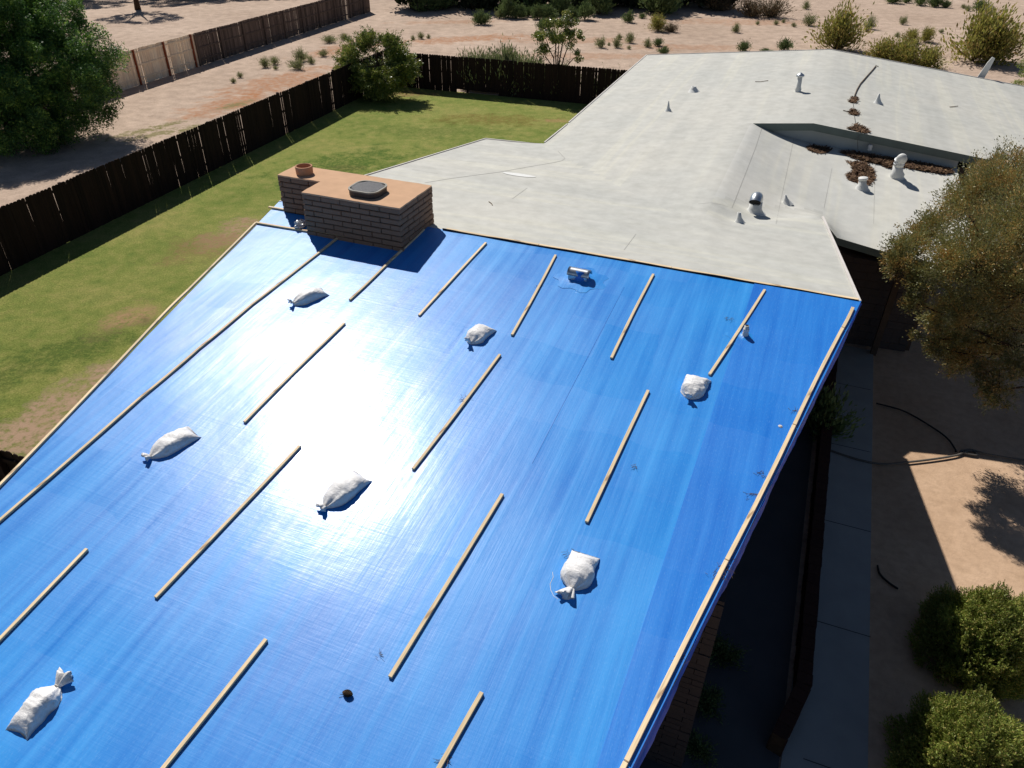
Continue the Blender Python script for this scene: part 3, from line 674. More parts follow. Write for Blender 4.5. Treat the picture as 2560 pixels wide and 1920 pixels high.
# ------------------------------------------------------------------ things on the white roof
def litter(name, poly_px, label, n, mound=.03, seed=1, size=.035, onM=False):
    random.seed(seed); rs_ = np.random.RandomState(seed)
    P = [tuple(onroof(*p, zf=(Z if onM else None))[:2]) for p in poly_px]
    if onM:
        ym, yM = min(y for x, y in P), max(y for x, y in P)
        if yM > 22.58: P = [(x, y - (yM - 22.58)) for x, y in P] if ym > 22.2 else [(x, (ym - .4) + (y - ym) * (22.98 - ym) / (yM - ym)) for x, y in P]
    P2 = [Vector(p) for p in P]; cx, cy = np.mean(P, axis=0)
    def inside(x, y):
        c = False
        for i in range(len(P)):
            a, b_ = P[i], P[(i + 1) % len(P)]
            if (a[1] > y) != (b_[1] > y) and x < (b_[0] - a[0]) * (y - a[1]) / (b_[1] - a[1]) + a[0]: c = not c
        return c
    root = None
    # mound
    vs, fs, bd = cdt_surface(P, .07 if len(P) < 20 else .1, lambda x, y: 0)
    bset = set((round(x, 4), round(y, 4)) for x, y in bd); v = []
    for x, y, _ in vs:
        e = (round(x, 4), round(y, 4)) in bset
        v.append((x, y, Z(x, y) + (.002 if a_far(x, y) is None and e else (.0 if e else mound * rs_.uniform(.4, 1)))) if a_far(x, y) is None else (x, y, ZW(x, y) + (.002 if e else mound * rs_.uniform(.4, 1))))
    root = hobj(name, v, fs, MT['litter_base']); props(root, label, 'leaf litter', 'wind blown leaf litter on the white roof')
    x0, x1 = min(p[0] for p in P) - .06, max(p[0] for p in P) + .06; y0, y1 = min(p[1] for p in P) - .06, max(p[1] for p in P) + .06
    LV = []; LF = []
    cnt = 0
    tries = 0
    while cnt < n and tries < n * 40:
        tries += 1
        x, y = rs_.uniform(x0, x1), rs_.uniform(y0, y1)
        jx, jy = x + rs_.normal(0, .03), y + rs_.normal(0, .03)
        if not inside(x, y): continue
        cnt += 1; zf = ZW if a_far(x, y) else Z
        c = np.array([jx, jy, zf(jx, jy) + mound * rs_.uniform(.2, 1.1) + .01]); a = rs_.uniform(0, 6.28); L = rs_.uniform(.4, 1.5) * size; w = L * rs_.uniform(.12, .4)
        d = np.array([math.cos(a), math.sin(a), rs_.uniform(-.5, .5)]) * L; e = np.array([-math.sin(a), math.cos(a), rs_.uniform(-.6, .6)]) * w
        i0 = len(LV); LV += [c - d - e, c + d - e, c + d + e, c - d + e]; LF.append((i0, i0 + 1, i0 + 2, i0 + 3))
    hobj('leaves', LV, LF, MT['litter'], root)
    return root
FARF = [False]
def a_far(x, y): return True if FARF[0] else None
def cA(x, y): return (1700 + x / 2.572, 240 + y / 2.572)
litter('litter_pile', [cA(*p) for p in [(820, 275), (880, 270), (940, 276), (985, 292), (960, 312), (900, 317), (840, 302)]], 'small brown leaf pile left of the long drift under the roof step', 500, seed=2, onM=True)
litter('litter_pile', [cA(*p) for p in [(1030, 306), (1120, 300), (1200, 318), (1300, 334), (1450, 355), (1600, 380), (1720, 408), (1745, 440), (1690, 458), (1590, 444), (1480, 425), (1440, 418), (1330, 432), (1290, 402), (1180, 378), (1110, 352), (1060, 325)]], 'long drift of brown leaves along the foot of the roof step', 5200, .05, seed=3, onM=True)
litter('litter_pile', [cA(*p) for p in [(1072, 420), (1110, 430), (1150, 420), (1215, 445), (1250, 490), (1245, 545), (1215, 578), (1150, 560), (1085, 545), (1070, 505), (1110, 485), (1105, 450)]], 'ragged brown leaf patch beside the small capped flue', 1500, .03, seed=4, onM=True)
FARF[0] = True
def cC(x, y): return (1660 + x / 2.458, y / 2.458)
litter('litter_pile', [cC(*p) for p in [(1128, 795), (1160, 775), (1190, 767), (1230, 785), (1268, 815), (1240, 826), (1170, 822)]], 'brown leaf pile on the far roof just above the step edge', 500, seed=5)
litter('litter_pile', [cC(*p) for p in [(1135, 690), (1155, 676), (1180, 682), (1202, 703), (1180, 712), (1145, 706)]], 'middle one of the three leaf piles in a row up the far roof', 260, seed=6)
litter('litter_pile', [cC(*p) for p in [(1132, 625), (1150, 612), (1150, 597), (1185, 597), (1190, 612), (1182, 634), (1150, 635)]], 'topmost brown leaf pile on the far roof, at the foot of the twig', 260, seed=7)
def zfar(h): return h
def line3(pts, lift, rad, name, mat, label, cat, n=6, group=None, dense=1):
    b = B(); P = []
    for p in pts:
        h = onroof(*p); P.append(Vector((h[0], h[1], h[2] + lift)))
    Q = []
    for i in range(len(P) - 1):
        for j in range(dense): Q.append(P[i].lerp(P[i + 1], j / dense))
    Q.append(P[-1]); b.tube(Q, rad, n); o = b.h(name, MT[mat]); return props(o, label, cat, group)
line3([cC(1170, 592), cC(1185, 555), cC(1205, 520), cC(1225, 497), cC(1250, 468), cC(1280, 435), cC(1300, 410), cC(1318, 414)], .03, [.014, .017, .017, .02, .018, .018, .02, .01], 'fallen_branch', 'twig', 'long thin dead branch lying up the far white roof', 'branch')
line3([cC(1100, 682), cC(1120, 688), cC(1140, 692)], .02, .012, 'fallen_twig', 'twig', 'short twig poking left from the middle leaf pile', 'twig', group='twigs lying on the white roof')
line3([cC(560, 505), cC(590, 506), cC(640, 498)], .02, .01, 'fallen_twig', 'twig', 'thin twig on the far roof left of the tall flue', 'twig', group='twigs lying on the white roof')
line3([cC(1755, 661), cC(1780, 658), cC(1805, 655)], .02, .01, 'fallen_twig', 'twig', 'thin twig alone on the right part of the far roof', 'twig', group='twigs lying on the white roof')
line3([(1222, 505), (1229, 510), (1231, 514)], .01, .008, 'fallen_twig', 'twig', 'tiny forked twig on the white roof behind the chimney', 'twig', group='twigs lying on the white roof')
line3([cC(1162, 640), cC(1168, 676)], .01, .007, 'roof_cable', 'black', 'thin cable between the upper two leaf piles of the far roof', 'cable', group='thin cable running down the roof')
line3([cC(1170, 715), cC(1178, 766)], .01, .007, 'roof_cable', 'black', 'thin cable between the two lower leaf piles of the far roof', 'cable', group='thin cable running down the roof')
h1 = onroof(*cC(1195, 830)); h2 = onroof(*cC(1192, 950)); h3 = onroof(*cC(1185, 1000)); b = B()
b.tube([(h1[0], 22.5, h1[2] + .01), (h1[0], 22.46, h1[2] - .1), h2 + np.array([0, 0, .02]), h3 + np.array([0, 0, .02])], .008, 6)
props(b.h('roof_cable', MT['hose']), 'thin grey cable hanging over the step into the leaf drift', 'cable', 'thin cable running down the roof')
b = B(); pb = at(2436, 193, 0.4)
wb = ath(2437, 193, 3.6); b.add([(wb[0] - .14, 34.3, 3.1), (wb[0] + .16, 34.3, 3.1), (wb[0] + .34, 34.3, 3.95), (wb[0] + .4, 34.3, 4.36), (wb[0] + .3, 34.3, 4.4), (wb[0] + .2, 34.3, 4.2)] + [(wb[0] - .14, 34.36, 3.1), (wb[0] + .16, 34.36, 3.1), (wb[0] + .34, 34.36, 3.95), (wb[0] + .4, 34.36, 4.36), (wb[0] + .3, 34.36, 4.4), (wb[0] + .2, 34.36, 4.2)], [(0, 1, 2, 3, 4, 5), (11, 10, 9, 8, 7, 6)] + [(i, i + 6, (i + 1) % 6 + 6, (i + 1) % 6) for i in range(6)])
b.h('satellite_dish', MT['vent'], house)
# ------------------------------------------------------------------ TARPS
def grid_sheet(ra, rb, a0_, a1_, nr_, na_, zf, th=.004):
    v = []; f = []
    for i in range(na_ + 1):
        a = a0_ + (a1_ - a0_) * i / na_; x0, x1 = ra(a), rb(a)
        for j in range(nr_ + 1): x = x0 + (x1 - x0) * j / nr_; v.append((x, a, zf(x, a)))
    for i in range(na_):
        for j in range(nr_):
            q = i * (nr_ + 1) + j; f.append((q, q + 1, q + nr_ + 2, q + nr_ + 1))
    return v, f
sm1 = onroof(1884, 716); sm2 = onroof(1493, 1915)
rs1 = lambda a: sm1[0] + (a - sm1[1]) * (sm2[0] - sm1[0]) / (sm2[1] - sm1[1])
AE = 1.22
def nz3(x, y, s, o=0): return noise.noise(Vector((x * s, y * s, o)))
def zt(x, a):
    return Z(x, a) + .012 + .0055 * nz3(x, a, 1.1) + .0016 * nz3(x * 4, a, 2.2, 5)
def cut_chim(v, f):
    out = []
    for q in f:
        c = np.mean([v[i] for i in q], axis=0)
        if rm - .0 < c[0] < r1 and c[1] > a0 or (rl < c[0] < r1 and c[1] > am): continue
        out.append(q)
    return out
def snap(lo, hi, n_, keys):
    xs = list(np.linspace(lo, hi, n_))
    for k_ in keys: xs[int(np.argmin([abs(x - k_) for x in xs]))] = k_
    return xs
v = []; f = []
As = snap(AE, RG + .02, 90, [a0, am]); NR = 90
NL = 12
base_r = snap(rm, -1.5, NR - NL - 9, [r1])
for a in As:
    lo, hi = rL(a) + .01, rs1(a) + .12
    t_ = min(1, max(0, (a - am + .8) / .8)); mid = (lo + rm) / 2 * (1 - t_) + rl * t_
    row = [lo + (mid - lo) * j / 6 for j in range(6)] + [mid + (rm - mid) * j / 6 for j in range(6)] + list(base_r)
    row += [-1.5 + (hi + 1.5) * j / 10 for j in range(1, 11)]
    row = row[:NR + 1]; row[-1] = hi
    for xx in row: v.append((xx, a, zt(xx, a)))
for i in range(len(As) - 1):
    for j in range(NR): q = i * (NR + 1) + j; f.append((q, q + 1, q + NR + 2, q + NR + 1))
f = cut_chim(v, f)
tarp = hobj('blue_tarp', v, f, MT['tarp'], smooth=True, origin=(-3, 6, 3.8)); props(tarp, 'large sky blue tarp over most of the front roof slope, with the sun glare', 'tarp', 'blue tarps over the front roof')
v, f = grid_sheet(lambda a: rs1(a), lambda a: rR(a) + .02, AE, RG + .01, 14, 70, lambda x, a: zt(x, a) + .01)
tarp2 = hobj('blue_tarp', v, f, MT['tarp2'], smooth=True, origin=(0, 6, 3.8)); props(tarp2, 'darker blue tarp strip along the right edge of the front roof slope', 'tarp', 'blue tarps over the front roof')
# hanging edge on the right, with folds
random.seed(5)
v = []; f = []; na = 160
for i in range(na + 1):
    a = AE + (RG + .01 - AE) * i / na; x = rR(a) + .02
    t = (RG - a)
    dr = .13 + .05 * math.sin(a * 2.1) + .02 * nz3(a, 0, 3)
    if t < .55: dr = .1
    if t > 5.4: dr += .05
    for kx in range(5):
        s = kx / 4
        v.append((x + .012 * math.sin(kx * 2 + a * 3) + .02 * s + .012 * nz3(a, s, 6), a, zt(x, a) + .01 - dr * s))
for i in range(na):
    for kx in range(4): q = i * 5 + kx; f.append((q, q + 5, q + 6, q + 1))
hobj('hanging_edge', v, f, MT['tarpedge'], tarp2, smooth=True)
# ridge edge: black tube added as the shadow line of the ridge boards
b = B(); 
P = [(x, RG + .0, Z(x, RG) + .02 + .006 * math.sin(x * 5)) for x in np.linspace(-6.0, 1.26, 40)]
b.tube(P, .016, 6); b.h('ridge_shadow_line', MT['black'], tarp)
# worn tape lines
strip('hem_line', px((1560, 720), (1330, 1160)), .004, MT['hem'], .018, tarp)
# ------------------------------------------------------------------ BOARDS
NTp = Vector((0, -SL, 1)).normalized()
def board(p, q, label, group='pine boards nailed down on the blue tarps', w=.042, h=.03, lift=.016, ext=0, name='wood_board', world=False):
    h1, h2 = onroof(*p) if len(p) == 2 else np.array(p), onroof(*q) if len(q) == 2 else np.array(q)
    h1 = Vector(h1); h2 = Vector(h2)
    if ext: h2 = h1 + (h2 - h1).normalized() * ext
    h1.z = Z(h1.x, min(h1.y, RG)) + lift; h2.z = Z(h2.x, min(h2.y, RG)) + lift
    mid = (h1 + h2) / 2; d = (h2 - h1); L = d.length; d.normalize(); x = d.cross(NTp).normalized(); u = x.cross(d)
    bm = bmesh.new(); bmesh.ops.create_cube(bm, size=1); bmesh.ops.scale(bm, vec=(L, w, h), verts=bm.verts)
    # gentle bow
    bmesh.ops.subdivide_edges(bm, edges=[e for e in bm.edges if abs(e.verts[0].co.x - e.verts[1].co.x) > L * .5], cuts=6)
    bow = random.uniform(-.012, .012)
    for vv in bm.verts: vv.co.y += bow * (1 - (2 * vv.co.x / L) ** 2)
    bmesh.ops.bevel(bm, geom=[e for e in bm.edges], offset=.003, segments=1, affect='EDGES')
    me = bpy.data.meshes.new(name); bm.to_mesh(me); bm.free(); me.materials.append(MT['pine'])
    ml = Matrix((( d.x, x.x, u.x, mid.x), (d.y, x.y, u.y, mid.y), (d.z, x.z, u.z, mid.z), (0, 0, 0, 1)))
    ml = Matrix.Translation(u * (h / 2)) @ ml
    o = bpy.data.objects.new(name, me); COL.objects.link(o); o.matrix_world = RZH @ ml
    props(o, label, 'board', group); return o
random.seed(8)
BL = [((1911, 729), (1773, 941), 'tilted pine board with the small vent pipe just right of it'),
 ((1633, 690), (1528, 900), 'pine board in the top row, first one right of the curved duct hood'),
 ((1389, 642), (1280, 842), 'pine board immediately left of the curved duct hood'),
 ((1215, 611), (1048, 793), 'pine board in the top row, second one left of the curved duct hood'),
 ((977, 655), (875, 754), 'pine board coming out of the chimney shadow, below the chimney corner'),
 ((1060, 577), (978, 654), 'shaded pine board along the right foot of the chimney'),
 ((862, 812), (612, 1060), 'pine board lying across the brightest glare on the tarp'),
 ((1250, 891), (1033, 1178), 'pine board just below the sandbag in the middle of the upper tarp'),
 ((1620, 981), (1466, 1310), 'pine board left of and below the square looking sandbag near the right edge'),
 ((1256, 1240), (976, 1698), 'pine board left of the sandbag whose tied neck and string point to the camera'),
 ((751, 1119), (391, 1499), 'pine board starting at the lower end of the glare and running down left')]
for p, q, l in BL: board(p, q, l)
board((220, 1377), (0, 1606), 'pine board cut off by the left edge of the photo', ext=2.44)
board((667, 1603), (413, 1920), 'pine board at the bottom, left of the dark pine cone', ext=2.44)
board((1205, 1736), (1103, 1920), 'pine board at the bottom, right of the dark pine cone', ext=2.44)
g2 = 'boards end to end in the long left row'
ln_ = [(848, 596), (630, 766), (499, 875), (354, 998)]
lb = ['topmost board of the long left row, starting in the chimney shadow', 'short board second from the top of the long left row', 'short board third from the top of the long left row']
for i in range(3): board(ln_[i], ln_[i + 1], lb[i], g2)
board((354, 998), (0, 1308), 'last board of the long left row, running off the left of the photo', g2, ext=2.44)
g3 = 'boards end to end along the left roof edge'
le = [(640, 561), (472, 729), (392, 809), (246, 965)]
lb = ['topmost edge board on the left roof edge, below the chimney end board', 'short edge board second from the top on the left roof edge', 'edge board third from the top on the left roof edge']
for i in range(3): board(le[i], le[i + 1], lb[i], g3)
board((246, 965), (0, 1219), 'lowest edge board on the left roof edge, beside the bare soil', g3, ext=2.44)
g4 = 'boards end to end along the right roof edge'
off = -.045
def re_(a): return (rR(a) + off, a, 0)
aa = [11.36, 10.75, 8.35, 5.95, 3.55, 1.6]
lb = ['shortest edge board, at the top corner of the right roof edge', 'edge board on the right roof edge next to the short corner piece', 'middle edge board of the right roof edge, level with the sidewalk joint', 'edge board on the right roof edge above the block wing wall', 'lowest edge board of the right roof edge, at the bottom of the photo']
for i in range(5): board(re_(aa[i] - .006), re_(aa[i + 1] + .006), lb[i], g4, lift=.028, w=.047)
g5 = 'boards end to end along the tarp ridge'
rr_ = [-5.95, -4.1, -1.7, .0 + .72, 1.27]
lb = ['ridge board starting beside the chimney', 'ridge board above the curved duct hood', 'ridge board behind the board in the top row by the vent pipe', 'short ridge board at the roof peak corner on the right']
for i in range(4): 
    board((rr_[i] + .006, RG + .045, 0), (rr_[i + 1] - .006, RG + .045, 0), lb[i], g5, lift=.0, w=.05, h=.03)
g6 = 'boards around the chimney foot'
board((640, 560), (772, 582), 'board from the left roof edge to the chimney front corner', g6, w=.045)
board((776, 584), (1000, 622), 'shaded board along the front foot of the chimney', g6, w=.045, lift=.05)
board((673, 521), (768, 537), 'short board at the ridge left of the chimney', g6, w=.045)
# ------------------------------------------------------------------ SANDBAGS
def sandbag(neck, end, wid, label, seed, tail=.09, tail_side=0, L=None, hgt=.14, tailup=.03, crumple=1., sq=1.):
    crumple *= 1.3
    """neck / end: pixels of the tied neck and of the sewn end centre"""
    rs_ = np.random.RandomState(seed)
    n1 = Vector(onroof(*neck)); e1 = Vector(onroof(*end))
    for q in (n1, e1): q.z = Z(q.x, q.y) + .014
    d = (e1 - n1); LL = L or d.length; d.normalize(); x = d.cross(NTp).normalized(); u = x.cross(d)
    nl, nc = 44, 40
    vs = []; fs = []
    for i in range(nl + 1):
        t = i / nl                                  # 0 neck, 1 sewn end
        # half width and height profiles
        g_ = min(1, (t / .34)) ; wp = wid / 2 * (.13 + .87 * math.sin(g_ * math.pi / 2) ** .85)
        wp *= 1 + .05 * math.sin(t * 5 + seed)
        hp = hgt * (.2 + .8 * math.sin(min(1, t / .42) * math.pi / 2) ** 1.1)
        if t > .5: 
            k_ = (t - .5) / .5; hp *= math.sqrt(max(0, 1 - k_ ** 2.6)) * (1 - .05 * k_) + .05 * k_ * .3
            wp *= 1 - .06 * math.sin(k_ * math.pi) + .03 * k_
        for j in range(nc):
            th = 2 * math.pi * j / nc; cx_ = math.cos(th); sz_ = math.sin(th)
            ex = 1.25 if t < .8 else 1.0
            X = wp * math.copysign(abs(cx_) ** .8, cx_); Zz = hp * math.copysign(abs(sz_) ** .8, sz_)
            pl = math.exp(-t * 5.5) * .2 * math.cos(th * 9 + seed + 2 * nz3(t * 3, th, 1, seed))
            pl += math.exp(-t * 4) * .1 * math.cos(th * 5 + seed * 2)
            X *= 1 + pl * .5; Zz *= 1 + pl
            wr = crumple * (.012 * nz3(t * 5, th * 1.3, 1., seed) + .006 * abs(nz3(t * 11, th * 3, 1.2, seed + 3)) + .004 * nz3(t * 20, th * 5, 1., seed + 9)) * (hp / hgt + .1)
            Zz += wr; X += wr * .7 * cx_
            # ragged sewn end corners stick out
            Y = t * LL + (abs(cx_) ** 3 * .035 * max(0, (t - .85) / .15)) * (1 if sq else 0)
            if sz_ < 0: Zz = max(Zz, -.004) if True else Zz
            vs.append((X, Y, max(Zz, 0) + (0 if sz_ >= 0 else 0)))
    for i in range(nl):
        for j in range(nc): fs.append((i * nc + j, i * nc + (j + 1) % nc, (i + 1) * nc + (j + 1) % nc, (i + 1) * nc + j))
    fs.append(tuple(range(nc - 1, -1, -1))); fs.append(tuple(range(nl * nc, (nl + 1) * nc)))
    ml = Matrix(((x.x, d.x, u.x, n1.x), (x.y, d.y, u.y, n1.y), (x.z, d.z, u.z, n1.z), (0, 0, 0, 1)))
    # slump neck upward a little
    V = []
    for (X, Y, Zz) in vs:
        V.append(ml @ Vector((X, Y, Zz + .0)))
    o = hobj('sandbag', [tuple(q) for q in V], fs, MT['bag'], smooth=True, origin=tuple(n1 + d * LL / 2)); props(o, label, 'sandbag', 'white sandbags weighing down the tarps')
    # gathered tail beyond the knot
    vs = []; fs = []; nt_ = 10; nq = 28
    for i in range(nt_ + 1):
        t = i / nt_; rr = .022 + .038 * t ** .8 * (tail / .09)
        for j in range(nq):
            th = 2 * math.pi * j / nq; k_ = 1 + (.28 * math.sin(th * 6 + seed) + .22 * math.sin(th * 11 + 1.3 * seed)) * (.3 + .7 * t)
            X = rr * k_ * math.cos(th) * 1.25 + tail_side * t; Zz = rr * .75 * k_ * math.sin(th) + .03 + tailup * math.sin(t * 1.8) ; Y = -t * tail * (1 + .22 * math.sin(th * 3 + seed))
            vs.append(tuple(ml @ Vector((X, Y + .012, max(Zz, 0)))))
    for i in range(nt_):
        for j in range(nq): fs.append((i * nq + j, (i + 1) * nq + j, (i + 1) * nq + (j + 1) % nq, i * nq + (j + 1) % nq))
    vs.append(tuple(ml @ Vector((tail_side, -tail * .75, .03 + tailup)))); 
    for j in range(nq): fs.append((nt_ * nq + j, nt_ * nq + (j + 1) % nq, len(vs) - 1)[::-1])
    hobj('tied_neck', vs, fs, MT['bag'], o, smooth=True)
    b = B(); b.lathe(ml @ Vector((0, .012, .03)), [(.027, -.006), (.031, 0), (.027, .006)], 14, axis=d, cap=False); b.h('tie_string', MT['string'], o)
    return o
sandbag((733, 764), (800, 737), .27, 'sandbag nearest the chimney, on the pale upper left of the tarp', 1, tail=.06, L=.56, tailup=.06)
sandbag((1173, 862), (1212, 828), .31, 'sandbag on the upper middle of the tarp, below two top row boards', 2, tail=.05, L=.46, tailup=.08)
sandbag((1722, 1000), (1748, 944), .33, 'square looking sandbag close to the right roof edge, below the tilted board', 3, tail=.05, L=.46, tailup=.07, crumple=1.6)
sandbag((377, 1148), (452, 1103), .31, 'sandbag on the left, between the long left row of boards and the glare', 4, tail=.07, L=.6, tailup=.04)
sandbag((812, 1272), (882, 1213), .31, 'sandbag at the lower end of the bright glare', 5, tail=.07, L=.6, tailup=.03)
o6 = sandbag((1428, 1478), (1459, 1401), .33, 'sandbag right of centre with a tied tail and loose white string', 6, tail=.12, L=.46, tail_side=-.03, tailup=.01)
sandbag((150, 1719), (49, 1832), .27, 'long sandbag in the lower left corner with its neck pointing up', 7, tail=.12, tailup=.03, crumple=1.2)
line3([(1381, 1432), (1383, 1445), (1375, 1462), (1377, 1478), (1384, 1492), (1395, 1500)], .012, .0035, 'loose_string', 'string', 'loose white string curling beside the sandbag right of centre', 'string')
# plastic bag by the chimney
rs_ = np.random.RandomState(4); bm = bmesh.new(); bmesh.ops.create_icosphere(bm, subdivisions=4, radius=1)
for vv in bm.verts:
    n_ = noise.noise(vv.co * 3) * .5 + abs(noise.noise(vv.co * 7)) * .35
    vv.co *= 1 + n_; vv.co.x *= .085; vv.co.y *= .13; vv.co.z = max(vv.co.z * .09, -.02)
me = bpy.data.meshes.new('plastic_bag'); bm.to_mesh(me); bm.free(); me.materials.append(MT['plastic'])
hp_ = onroof(757, 568); o = link('plastic_bag', me, None, Matrix.Translation(tuple(wf(hp_[0] - .02, hp_[1] - .03, hp_[2] + .05))) @ RZH); props(o, 'crumpled clear plastic bag stuffed against the chimney corner', 'plastic bag')
# duct hood and pipe poking through the tarp: parts of the house
hq = onroof(1452, 700)
b = B(); b.lathe((hq[0], hq[1], hq[2] - .02), [(.2, 0), (.13, .04), (.105, .12), (.1, .2)], 18); oo = b.h('duct_vent', MT['tarp2'], house, smooth=True)
b = half_hood((hq[0] - .03, hq[1] + .0, hq[2] + .1), .2, .38, .1, RAD(88), None, None); b.h('duct_hood', MT['galv'], oo, smooth=True)
b = B(); b.box((hq[0] - .2, hq[1] - .085, hq[2] + .02), (hq[0] + .12, hq[1] + .085, hq[2] + .11)); b.h('duct_box', MT['galv'], oo)
o, h, H_, ax = pipe('vent_pipe', (1862, 843), (1867.5, 815), .035, .035, 1.5, 'vent')
b = B(); t0 = Vector(h) + ax * (H_ * .5); b.lathe(t0, [(.037, 0), (.045, .01), (.045, .05), (.037, .06)], 16, axis=ax, cap=False); b.h('pipe_collar', MT['vent'], o)
b = B(); b.lathe(Vector(h) + ax * (H_ + .0), [(.024, .012), (.001, .013)], 16, axis=ax, cap=False); b.h('pipe_opening', MT['ventdark'], o)
# crumpled tarp boot
v = []; f = []; nn = 28
for i in range(5):
    for j in range(nn):
        t = 2 * math.pi * j / nn; rr = [.04, .06, .1, .16, .26][i] * (1 + .15 * math.sin(t * 7 + i)); z = [.03, .018, .01, .005, .001][i]
        v.append((h[0] + rr * math.cos(t), h[1] + rr * math.sin(t), Z(h[0] + rr * math.cos(t), h[1] + rr * math.sin(t)) + .02 + z * (1 + .2 * math.sin(t * 9 + i * 2)) - .006))
for i in range(4):
    for j in range(nn): f.append((i * nn + j, (i + 1) * nn + j, (i + 1) * nn + (j + 1) % nn, i * nn + (j + 1) % nn))
hobj('pipe_boot', v, f, MT['tarp'], tarp, smooth=True)
v = []; f = []
for i in range(5):
    for j in range(nn):
        t = 2 * math.pi * j / nn; rr = [.1, .13, .18, .26, .36][i] * (1 + .15 * math.sin(t * 7 + i)); z = [.035, .02, .012, .006, .001][i]
        v.append((hq[0] + rr * math.cos(t) * 1.2, hq[1] + rr * math.sin(t), Z(hq[0], hq[1] + rr * math.sin(t)) + .02 + z * (1 + .2 * math.sin(t * 9 + i * 2)) - .006))
for i in range(4):
    for j in range(nn): f.append((i * nn + j, (i + 1) * nn + j, (i + 1) * nn + (j + 1) % nn, i * nn + (j + 1) % nn))
hobj('duct_boot', v, f, MT['tarp'], tarp, smooth=True)
# pine cone
pcn = onroof(868, 1739); b = B(); cen = Vector((pcn[0], pcn[1], pcn[2] + .04)); ax_ = Vector((1, .1, .05)).normalized(); sd = ax_.cross(Vector((0, 0, 1))).normalized(); up_ = sd.cross(ax_)
b.lathe(cen - ax_ * .045, [(.004, 0), (.016, .01), (.02, .04), (.014, .07), (.003, .09)], 10, axis=ax_)
rs_ = np.random.RandomState(2)
for i in range(110):
    t = i / 110; an = i * 2.4; rr = .033 * math.sin(math.pi * min(1, .12 + t * .86)) ** .7; c0 = cen + ax_ * (-.045 + .09 * t); dd = (sd * math.cos(an) + up_ * math.sin(an)); tip = c0 + dd * rr + ax_ * .012; ww = dd.cross(ax_) * .009
    b.add([c0 + dd * rr * .3 - ww * .4, c0 + dd * rr * .3 + ww * .4, tip + ww, tip - ww, tip + ax_ * .006 + dd * .003], [(0, 1, 2, 3), (3, 2, 4)])
for i in range(9):
    an = rs_.uniform(0, 6.28); L = rs_.uniform(.05, .1); b.bar(cen + Vector((0, 0, -.02)), cen + Vector((math.cos(an) * L, math.sin(an) * L, -.03)), .002, .002)
props(b.h('pine_cone', MT['bark']), 'small dark pine cone lying alone on the lower tarp', 'pine cone')
b = B(); q = onroof(1950, 1069); b.lathe((q[0], q[1], q[2] + .01), [(.03, 0), (.028, .015), (.015, .025)], 9); props(b.h('pebble', MT['string']), 'tiny pale pebble near the right roof edge', 'pebble')
rs_ = np.random.RandomState(5); b = B()
for (x, y, n_, sp) in [(1428, 1392, 26, .07), (1815, 1425, 34, .09), (1790, 1440, 16, .07), (1700, 1650, 12, .06), (1110, 1905, 22, .06), (1905, 1190, 16, .06), (1880, 1240, 14, .06), (1160, 1000, 16, .06), (1345, 720, 10, .05), (1820, 800, 12, .06), (1585, 1170, 9, .05), (1985, 1030, 12, .06), (950, 1640, 8, .04)]:
    q = onroof(x, y)
    for i in range(n_):
        an = rs_.uniform(0, 6.28); L = rs_.uniform(.03, .07); c0 = Vector((q[0] + rs_.normal(0, sp * .5), q[1] + rs_.normal(0, sp * .5), q[2] + .02 + rs_.uniform(0, .012)))
        b.bar(c0, c0 + Vector((math.cos(an) * L, math.sin(an) * L, rs_.uniform(-.004, .012))), .0022, .0022)
props(b.h('pine_needles', MT['twig'], origin=(-2, 6, 3.8)), 'dry needles caught along the boards and edges of the tarps', 'needles', kind='stuff')
